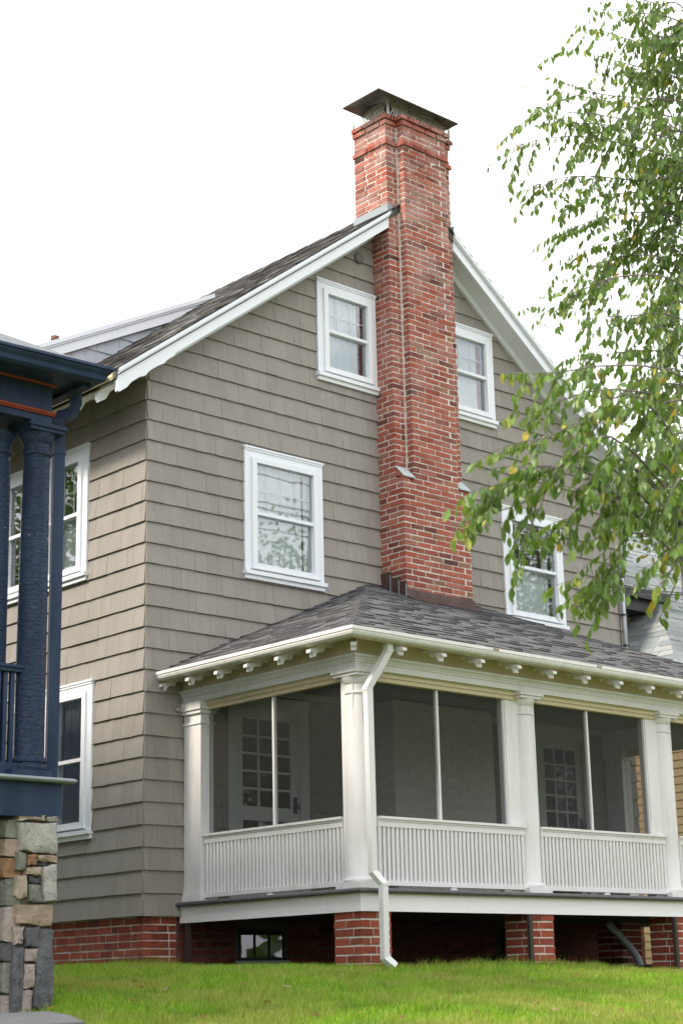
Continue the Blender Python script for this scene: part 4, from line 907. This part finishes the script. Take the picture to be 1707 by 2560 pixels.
sr2 = hv.copy(); sr2[1] = 0; Ll = np.linalg.norm(sr2); Sl = sr2/Ll; Ul = np.array([0, 1.0, 0]); q3 = [E0, P1, P1+Ul*.7, E0+Ul*(hv[1]+.7)]
rp_.prism([(i, 0) for i in range(4)], lambda i, _: q3[int(i)], lambda i, _: q3[int(i)]-np.array([0, 0, .1]))
rroof = rp_.build('hip_roof', M['far_asphalt'], rh)
course_plane(E0, Ur, Sr, int(top_s/.15), .15, 9, 3, lambda s: (hx*s if s < Lr else hx*Lr-2.6, 9)).build('roof_shingles', M['far_asphalt'], rroof, kind='stuff')
hy = hv[1]/Ll
course_plane(E0, Ul, Sl, int(Ll/.15), .15, 5, 4, lambda s: (hy*s, hv[1]+.7)).build('roof_shingles', M['far_asphalt'], rroof, kind='stuff')
wb = E0+np.array([.35, .35, 0])
MB().box(wb[0], wb[0]+9, wb[1], wb[1]+8, -.3, zE2-.02).build('house_wall', M['yellow_siding'], rh)
sd_ = MB()
for k in range(34):
    z = -.2+k*.13
    if z+.13 > zE2: break
    sd_.prism([(0, 0), (.022, 0), (.004, .135), (0, .135)], lambda a, c: (wb[0]-a, wb[1]-.02, z+c), lambda a, c: (wb[0]-a, wb[1]+8, z+c)); sd_.prism([(0, 0), (.022, 0), (.004, .135), (0, .135)], lambda a, c: (wb[0]-.02, wb[1]-a, z+c), lambda a, c: (wb[0]+9, wb[1]-a, z+c))
sd_.build('clapboards', M['yellow_siding'], rh, kind='stuff')
g0, g1 = at(1560, 1484, 31.6), at(1640, 1492, 31.0)
ub = P1[0]; 
MB().box(ub-2.5, ub-.02, P1[1]+.35, P1[1]+6, 3.0, P1[2]-.35).build('upper_wall', M['cream_siding'], rh)
MB().box(ub-2.7, ub+.06, P1[1]-.10, P1[1]+6, P1[2]-.36, P1[2]-.06).build('fascia', M['iron_dark'], rh)
MB().box(ub-2.75, ub+.12, P1[1]-.22, P1[1]-.1005, P1[2]-.15, P1[2]+.02).build('gutter', M['iron_dark'], rh)
cs2 = MB(); rr = random.Random(2)
for k in range(14):
    u = ub-2.45
    while u < ub-.05: w = rr.uniform(.12, .2); cs2.box(u, u+w-.01, P1[1]+.322, P1[1]+.349, P1[2]-.36-(k+1)*.16+rr.uniform(-.01, .01), P1[2]-.365-k*.16, rr.random()); u += w
cs2.build('wall_shingles', M['cream_siding'], rh, kind='stuff')
# wires from the corner
def wire(name, a, b, sag, rad, lab):
    pts = [a+(b-a)*s-np.array([0, 0, sag*4*s*(1-s)]) for s in np.linspace(0, 1, 14)]; MB().tube(pts, rad, 6).build(name, M['iron_dark'], None, label=lab, cat='wire')
k0 = np.array([q1[0]+.02, -.06, 4.72]); k1 = at(1850, 1478, 26); wire('overhead_wire', k0, k1, .05, .009, 'grey wire running right from the conduit, lowest of the three')
wire('overhead_wire', at(1560, 1488, 24), at(1800, 1478, 26), .02, .010, 'dark wire crossing just above the dark gutter of the grey roof'); wire('overhead_wire', at(1500, 1325, 26), at(1800, 1342, 26), .02, .014, 'highest dark wire, above the pale grey roof ridge')

# ------------------------------------------------------------------ tree in front, on the right
def leaf_geo(c, ax, side, L, Wd, curl, fold, t, mb):
    nrm = np.cross(ax, side); 
    prof_ = ((0, .0), (.18, .62), (.45, 1.0), (.72, .70), (1, .0)); V = []
    for s, w in prof_:
        base = c+ax*(L*s)+nrm*(curl*L*s*s)
        if w == 0: V.append(base)
        else: V += [base+side*(Wd*w*.5)+nrm*(fold*Wd*w), base, base-side*(Wd*w*.5)+nrm*(fold*Wd*w)]
    F = [(0, 1, 2), (0, 2, 3), (1, 4, 5, 2), (2, 5, 6, 3), (4, 7, 8, 5), (5, 8, 9, 6), (7, 10, 8), (8, 10, 9)]
    mb.add(V, F, t)
tree = thing('leafy_tree', 'green tree with drooping oval leaves hanging in front of the gable and chimney', 'tree', (0, 0, 0))
tb = at(2150, 2500, 11.0); tbz = float(gz(tb[0], tb[1])); tree.location = (tb[0], tb[1], tbz); WPOS[tree.name] = np.array([tb[0], tb[1], tbz])
rt = random.Random(21)
tr_pts = [np.array([tb[0], tb[1], tbz-.1]), np.array([tb[0]+.05, tb[1], 1.2]), np.array([tb[0]-.05, tb[1]+.1, 3.2]), np.array([tb[0]+.1, tb[1]+.1, 5.5]), np.array([tb[0], tb[1]+.2, 8.0]), np.array([tb[0]+.1, tb[1]+.1, 10.5])]
trunk = MB().tube(tr_pts, [.24, .20, .17, .13, .08, .03], 14).build('trunk', M['bark'], tree, smooth=True)
limbs = [ # picture points from the trunk side to the tip, depth
 ([(1707, 60), (1560, 30), (1465, 20)], 12.5, 3), ([(1707, 150), (1560, 95), (1445, 60)], 12.6, 4), ([(1707, 200), (1530, 150), (1405, 112)], 12.4, 5), ([(1707, 255), (1500, 235), (1370, 190)], 12.2, 4),
 ([(1707, 300), (1500, 250), (1310, 212)], 12.0, 6), ([(1700, 330), (1480, 285), (1295, 280)], 11.8, 7), ([(1707, 352), (1500, 310), (1290, 316)], 12, 7), ([(1707, 395), (1450, 340), (1250, 372)], 12, 8),
 ([(1640, 450), (1440, 440), (1318, 470)], 12.2, 7), ([(1707, 470), (1500, 490), (1370, 545)], 12.2, 7), ([(1707, 560), (1520, 540), (1375, 600)], 12, 7), ([(1707, 600), (1550, 600), (1370, 660)], 12, 7), ([(1700, 670), (1560, 640), (1440, 690)], 11.6, 6),
 ([(1707, 715), (1560, 690), (1450, 730), (1352, 812)], 11, 7), ([(1707, 800), (1560, 790), (1440, 800)], 11, 6), ([(1707, 890), (1560, 880), (1440, 900)], 10.6, 6),
 ([(1660, 925), (1500, 915), (1400, 930), (1262, 932)], 9.6, 7), ([(1600, 980), (1450, 985), (1300, 1050)], 9.6, 9), ([(1620, 1010), (1450, 1060), (1255, 1138)], 9.5, 10), ([(1560, 1110), (1400, 1165), (1290, 1210), (1178, 1238)], 9.3, 10),
 ([(1500, 1150), (1320, 1250), (1175, 1300)], 9.2, 8), ([(1450, 1170), (1340, 1290), (1300, 1380)], 9.3, 6), ([(1560, 1150), (1440, 1290), (1415, 1400)], 9.5, 8), ([(1600, 1180), (1520, 1340), (1500, 1490)], 9.5, 9), ([(1640, 1150), (1560, 1380), (1545, 1510)], 9.4, 9),
 ([(1707, 1200), (1690, 1390), (1650, 1470)], 9.2, 5), ([(1707, 1340), (1690, 1450), (1640, 1560)], 9, 2), ([(1707, 1000), (1600, 1050), (1520, 1180)], 9.8, 9), ([(1707, 1080), (1630, 1150), (1580, 1290)], 9.8, 8), ([(1690, 960), (1560, 1000), (1470, 1090)], 9.8, 9), ([(1707, 1130), (1660, 1220), (1640, 1330)], 9.6, 7),
 ([(1707, 500), (1640, 520), (1560, 600)], 12.4, 6), ([(1707, 250), (1640, 200), (1560, 170)], 12.6, 7), ([(1707, 100), (1640, 90), (1580, 30)], 12.8, 7), ([(1707, 420), (1640, 400), (1560, 380)], 12.6, 7), ([(1707, 760), (1650, 750), (1590, 830)], 11.4, 6), ([(1707, 20), (1640, 10), (1560, -20)], 12.8, 5), ([(1707, 640), (1660, 650), (1600, 720)], 12, 6), ([(1707, 930), (1650, 930), (1600, 990)], 10.4, 6), ([(1707, 330), (1660, 300), (1600, 260)], 12.2, 6), ([(1720, 540), (1660, 560), (1610, 640)], 12.3, 6), ([(1720, 160), (1660, 170), (1600, 230)], 12.5, 6), ([(1720, 60), (1670, 100), (1620, 150)], 12.3, 6), ([(1720, 420), (1680, 450), (1630, 520)], 12.1, 6), ([(1720, 820), (1680, 850), (1640, 930)], 11.2, 6), ([(1720, 700), (1690, 740), (1650, 820)], 11.6, 5)]
leaves = Pieces('leaf', 'leaves', 300); br_n = 0; twigs = MB()
DOWN = np.array([0, 0, -1.0])
def add_leaf(p, drift, size):
    ax = DOWN*rt.uniform(.6, 1.1)+drift*rt.uniform(0, .7)+np.array([rt.gauss(0, .28), rt.gauss(0, .28), rt.gauss(0, .18)]); ax /= np.linalg.norm(ax)
    s = np.array([rt.gauss(0, 1), rt.gauss(0, 1), rt.gauss(0, .35)])+AR*.5; s -= ax*(s@ax); s /= np.linalg.norm(s)
    mb = MB(); L = size*rt.uniform(.72, 1.15); t = min(.89, max(0, rt.gauss(.46, .20)))
    if rt.random() < .03: t = rt.uniform(.86, 1.0)
    leaf_geo(p, ax, s, L, L*rt.uniform(.46, .58), rt.uniform(-.4, .4), rt.uniform(.0, .32), t, mb)
    x, y, z = proj(p); a = (L/z*FPX)**2*abs(np.cross(ax, s)@AF)*.4 if 0 < x < W_ and 0 < y < H_ else 0
    leaves.add(mb, tree, M['leaf'], a)
for pts, dep, ntw in limbs:
    dz = rt.uniform(-.4, .4); W3 = [at(x, y, dep+dz+.25*i*(-1 if rt.random() < .5 else 1)*rt.random()) for i, (x, y) in enumerate(pts)]
    root = min(tr_pts[1:], key=lambda t_: abs(t_[2]-(W3[0][2]-.6))); W3 = [root, root+(W3[0]-root)*.5+np.array([0, 0, .12])]+W3
    # smooth the limb
    T = np.linspace(0, len(W3)-1, 22); pl = []
    for t_ in T:
        i = min(int(t_), len(W3)-2); f_ = t_-i; p0, p1, p2, p3 = W3[max(i-1, 0)], W3[i], W3[i+1], W3[min(i+2, len(W3)-1)]
        pl.append(.5*((2*p1)+(-p0+p2)*f_+(2*p0-5*p1+4*p2-p3)*f_**2+(-p0+3*p1-3*p2+p3)*f_**3))
    MB().tube(pl, list(np.linspace(.011, .0016, len(pl))), 6).build('branch', M['bark'], tree, smooth=True)
    inside = pl[8:]; size = .064 if dep > 10.5 else .074
    for j in range(len(inside)-1):              # leaves along the limb itself
        a, b = inside[j], inside[j+1]; ln = np.linalg.norm(b-a); n = max(1, int(ln/.042))
        for k in range(n):
            if rt.random() < .85: add_leaf(a+(b-a)*(k+rt.random())/n+np.array([rt.gauss(0, .012), rt.gauss(0, .012), 0]), (b-a)/ln, size)
    for k in range(int(ntw*(3.9 if dep > 10.5 else 2.0))):
        s = inside[rt.randrange(0, len(inside)-2)]; ln = rt.uniform(.12, .42); d = -AR*rt.uniform(.2, 1)+AU*rt.uniform(-.9, .35)+AF*rt.gauss(0, .8); d /= np.linalg.norm(d); tw = [s]
        for i in range(5): d = d+DOWN*.12; d /= np.linalg.norm(d); tw.append(tw[-1]+d*ln/5)
        twigs.tube(tw, list(np.linspace(.0028, .0010, 6)), 4, caps=False)
        for i in range(int(ln/.030)):
            t_ = (i+1)/max(1, int(ln/.030))*4.99; q_ = int(t_); p = tw[q_]+(tw[min(q_+1, 5)]-tw[q_])*(t_-q_)
            if rt.random() < .88: add_leaf(p, d, size)
twigs.build('twigs', M['bark'], tree, kind='stuff'); leaves.emit()
# far trees that show over the grey roof
def far_tree(name, lab, px, py, dep, rad, n, mat, seed):
    rr = random.Random(seed); c = at(px, py, dep); b = (c[0], c[1], 0.0); o = thing(name, lab, 'tree', b, 'trees far behind the grey roof')
    MB().tube([(c[0], c[1], -.2), (c[0]+.2, c[1], c[2]*.5), (c[0], c[1], c[2]+rad*.5)], [.25, .16, .04], 8).build('trunk', M['bark'], o)
    mb = MB()
    for k in range(70):
        d = np.array([rr.gauss(0, 1), rr.gauss(0, 1), rr.gauss(0, .8)]); d /= np.linalg.norm(d); cc = c+d*rad*rr.uniform(.2, 1)
        for i in range(n//70):
            p = cc+np.array([rr.gauss(0, .28), rr.gauss(0, .28), rr.gauss(0, .22)])*rad*.45; ax = np.array([rr.gauss(0, 1), rr.gauss(0, 1), rr.gauss(-.5, .6)]); ax /= np.linalg.norm(ax); s = np.cross(ax, np.array([rr.gauss(0, 1), rr.gauss(0, 1), rr.gauss(0, 1)])); s /= np.linalg.norm(s)
            leaf_geo(p, ax, s, .13, .075, .1, .1, rr.random(), mb)
    mb.build('crown', M[mat], o, kind='stuff')
far_tree('far_tree', 'distant green tree showing between the leaves above the grey roof', 1690, 1235, 30, 1.5, 3200, 'far_leaf', 1)
far_tree('far_tree', 'distant tree with pink and red autumn leaves beside the grey roof ridge', 1700, 1372, 44, 1.5, 2600, 'far_red_leaf', 2)
far_tree('far_tree', 'distant tree with yellowing leaves at the corner of the right eave', 1610, 1312, 46, .8, 900, 'far_red_leaf', 3)

# trees and wires across the street, behind the camera: the window panes mirror them
def street_tree(lab, x, y, zt, rad, n, seed, ls=.18):
    rr = random.Random(seed); o = thing('street_tree', lab, 'tree', (x, y, -1.5), 'trees mirrored in the window panes')
    MB().tube([(x, y, -1.8), (x+.2, y, zt*.4), (x, y, zt-1)], [.35, .22, .05], 8).build('trunk', M['bark'], o); mb = MB()
    for k in range(90):
        d = np.array([rr.gauss(0, 1), rr.gauss(0, 1), rr.gauss(0, 1)]); d /= np.linalg.norm(d); cc = np.array([x, y, zt-rad*1.15])+d*np.array([1, 1, 1.2])*rad*rr.uniform(.3, 1)
        for i in range(n//90):
            p = cc+np.array([rr.gauss(0, .2), rr.gauss(0, .2), rr.gauss(0, .2)])*rad; ax = np.array([rr.gauss(0, 1), rr.gauss(0, 1), rr.gauss(-.5, .6)]); ax /= np.linalg.norm(ax); s = np.cross(ax, np.array([rr.gauss(0, 1), rr.gauss(0, 1), rr.gauss(0, 1)])); s /= np.linalg.norm(s)
            leaf_geo(p, ax, s, ls, ls*.6, .1, .1, rr.random()*.6, mb)
    mb.build('crown', M['far_leaf'], o, kind='stuff')
street_tree('tree mirrored in the lower pane of the left gable window', 23.5, -25, 13.4, 4.0, 20000, 41)
street_tree('tree mirrored in the upper pane of the right gable window', 36, -26, 17.5, 6.0, 22000, 42)
street_tree('tree mirrored in the side wall windows behind the blue column', -20, 32, 21.5, 8.5, 30000, 43, .24)
tl_ = MB(); rr = random.Random(77)
for i in range(5200):
    a = rr.uniform(0, 1); x, y = (-55+a*130, -42+rr.gauss(0, 2.5)) if i % 4 else (52+rr.gauss(0, 2.5), -40+a*60)
    h = 6.5+2.5*math.sin(x*.21)+1.5*math.sin(x*.53+y*.3); p = np.array([x, y, rr.uniform(-1.8, h)]); ax = np.array([rr.gauss(0, 1), rr.gauss(0, 1), rr.gauss(0, 1)]); ax /= np.linalg.norm(ax); s = np.cross(ax, np.array([rr.gauss(0, 1), rr.gauss(0, 1), rr.gauss(0, 1)])); s /= np.linalg.norm(s)
    leaf_geo(p, ax, s, rr.uniform(.9, 1.5), rr.uniform(.6, 1.0), .1, .1, rr.random()*.6, tl_)
tl_.build('far_tree_line', M['far_leaf'], None, label='low mass of trees across the street, mirrored in the cellar window', cat='trees', kind='stuff')
for k_, (z_, nm) in enumerate(((12.45, 'highest'), (11.75, 'second highest'), (11.6, 'third'), (11.1, 'lowest'))):
    wire('overhead_wire', np.array([-12, -18.2, z_]), np.array([50, -18, z_+.1]), .3, .022, nm+' dark wire mirrored in the upper pane of the left gable window')
# ------------------------------------------------------------------ lawn
rg = np.random.default_rng(5)
def lawn(n, tmin, tmax, hmin, hmax, px0=60, px1=1780):
    px = rg.uniform(px0, px1, n); t_ = np.sqrt(rg.uniform(tmin**2, tmax**2, n)); yaw = YAW+np.arctan((px-W_/2)/FPX)
    x = CAM[0]+t_*np.sin(yaw); y = CAM[1]+t_*np.cos(yaw)
    bad = ((x > .55) & (y > -2.45)) | ((x > -.0) & (y > -.0)) | ((x < -3.2) & (y > -3.6)); x, y = x[~bad], y[~bad]; m_ = len(x); z = gz(x, y)
    edge = np.clip(1-np.abs(np.where(x > .3, y+2.6, np.where(y > -.4, -x*1.0, 9)))/.22, 0, 1)
    cl = .5+.5*np.sin(x*7.1+np.sin(y*5.3)*2)*np.sin(y*8.3+np.sin(x*4.7)*2); h = rg.uniform(hmin, hmax, m_)*(.8+.6*cl)*(1+.9*edge*rg.random(m_)); a = rg.uniform(0, 2*np.pi, m_); w = rg.uniform(.0018, .0034, m_); ln = h*rg.uniform(.1, .75, m_); b = rg.uniform(0, 2*np.pi, m_)
    V = np.zeros((m_, 5, 3)); ca, sa = np.cos(a)*w, np.sin(a)*w; dx, dy = np.cos(b)*ln, np.sin(b)*ln
    V[:, 0] = np.stack([x-ca, y-sa, z-.005], 1); V[:, 1] = np.stack([x+ca, y+sa, z-.005], 1)
    V[:, 2] = np.stack([x+dx*.35+ca*.8, y+dy*.35+sa*.8, z+h*.6], 1); V[:, 3] = np.stack([x+dx*.35-ca*.8, y+dy*.35-sa*.8, z+h*.6], 1); V[:, 4] = np.stack([x+dx, y+dy, z+h], 1)
    ti = np.clip(rg.normal(.48, .2, m_), 0, 1); dry = rg.random(m_) < .07; ti[dry] = rg.uniform(.8, 1, dry.sum())
    return V, ti
Vg, tg = lawn(200000, 10.4, 17.2, .035, .075)
m_ = len(Vg); me = bpy.data.meshes.new('lawn_grass'); me.vertices.add(m_*5); me.vertices.foreach_set('co', Vg.reshape(-1).astype('f'))
idx = (np.arange(m_)[:, None]*5+np.array([0, 1, 2, 3, 3, 2, 4])[None]).reshape(-1)
me.loops.add(m_*7); me.loops.foreach_set('vertex_index', idx.astype('i')); me.polygons.add(m_*2)
me.polygons.foreach_set('loop_start', (np.arange(m_)[:, None]*7+np.array([0, 4])[None]).reshape(-1).astype('i'))
a_ = me.attributes.new('tint', 'FLOAT', 'FACE'); a_.data.foreach_set('value', np.repeat(tg, 2).astype('f')); me.materials.append(M['grass']); me.update(); me.validate()
props(link(bpy.data.objects.new('lawn_grass', me)), label='short green lawn grass sloping up to the porch', cat='grass', kind='stuff')
# fallen leaves, one by one
def ground_hit(px, py):
    d = ray(px, py)
    for t_ in np.arange(9, 18, .01):
        p = CAM+d*t_
        if p[2] < gz(p[0], p[1])+.02: return p
    return None
fl = [(776, 2553, 0), (518, 2552, .3), (560, 2533, .5), (1017, 2553, .3), (1348, 2518, .1), (1439, 2518, .4), (1435, 2449, .5), (1154, 2464, .7), (730, 2478, .95), (855, 2446, .9), (1656, 2480, .6), (1682, 2546, .3), (1120, 2495, .5), (1240, 2478, .6), (660, 2515, .6), (425, 2512, .9), (1610, 2520, .4), (1550, 2535, .2), (345, 2462, .2), (345, 2478, .35), (320, 2510, .4), (168, 2487, .6), (420, 2486, .8), (140, 2528, .7), (1400, 2535, .8), (1530, 2505, .55), (960, 2512, .85), (905, 2545, .6), (1060, 2470, .5), (1290, 2440, .3), (1480, 2545, .9), (600, 2470, .4), (255, 2535, .55), (1180, 2540, .3), (1640, 2450, .8)]
used_labels = set()
for i, (px, py, t_) in enumerate(fl):
    p = ground_hit(px, py)
    if p is None: continue
    a = rt.uniform(0, 6.28); ax = np.array([math.cos(a), math.sin(a), rt.uniform(.0, .35)]); ax /= np.linalg.norm(ax); s = np.cross(ax, np.array([rt.gauss(0, .4), rt.gauss(0, .4), 1])); s /= np.linalg.norm(s)
    mb = MB(); L = rt.uniform(.05, .085); leaf_geo(np.zeros(3), ax, s, L, L*.75, rt.uniform(.1, .4), rt.uniform(.1, .35), t_, mb)
    pos = p+np.array([0, 0, .035]); hue = 'dark red' if t_ < .25 else 'russet' if t_ < .5 else 'tan' if t_ < .8 else 'pale'
    spot = 'beside the stone pier' if px < 200 else 'below the side wall brickwork' if px < 470 else 'below the cellar window' if px < 690 else 'below the corner pier' if px < 890 else 'below the downspout outlet' if px < 1010 else 'below the first front railing' if px < 1270 else 'below the second pier' if px < 1400 else 'below the second front railing' if px < 1590 else 'at the far right'
    row = 'near the house' if py < 2482 else 'halfway down the lawn' if py < 2524 else 'at the bottom edge'
    lab = 'small %s fallen leaf %s, %s' % (hue, spot, row)
    while lab in used_labels: lab = lab.replace(' fallen', ', slightly smaller fallen', 1)
    used_labels.add(lab)
    o = mb.build('fallen_leaf', M['dry_leaf'], None, pos, label=lab, cat='leaf', group='fallen leaves on the lawn')
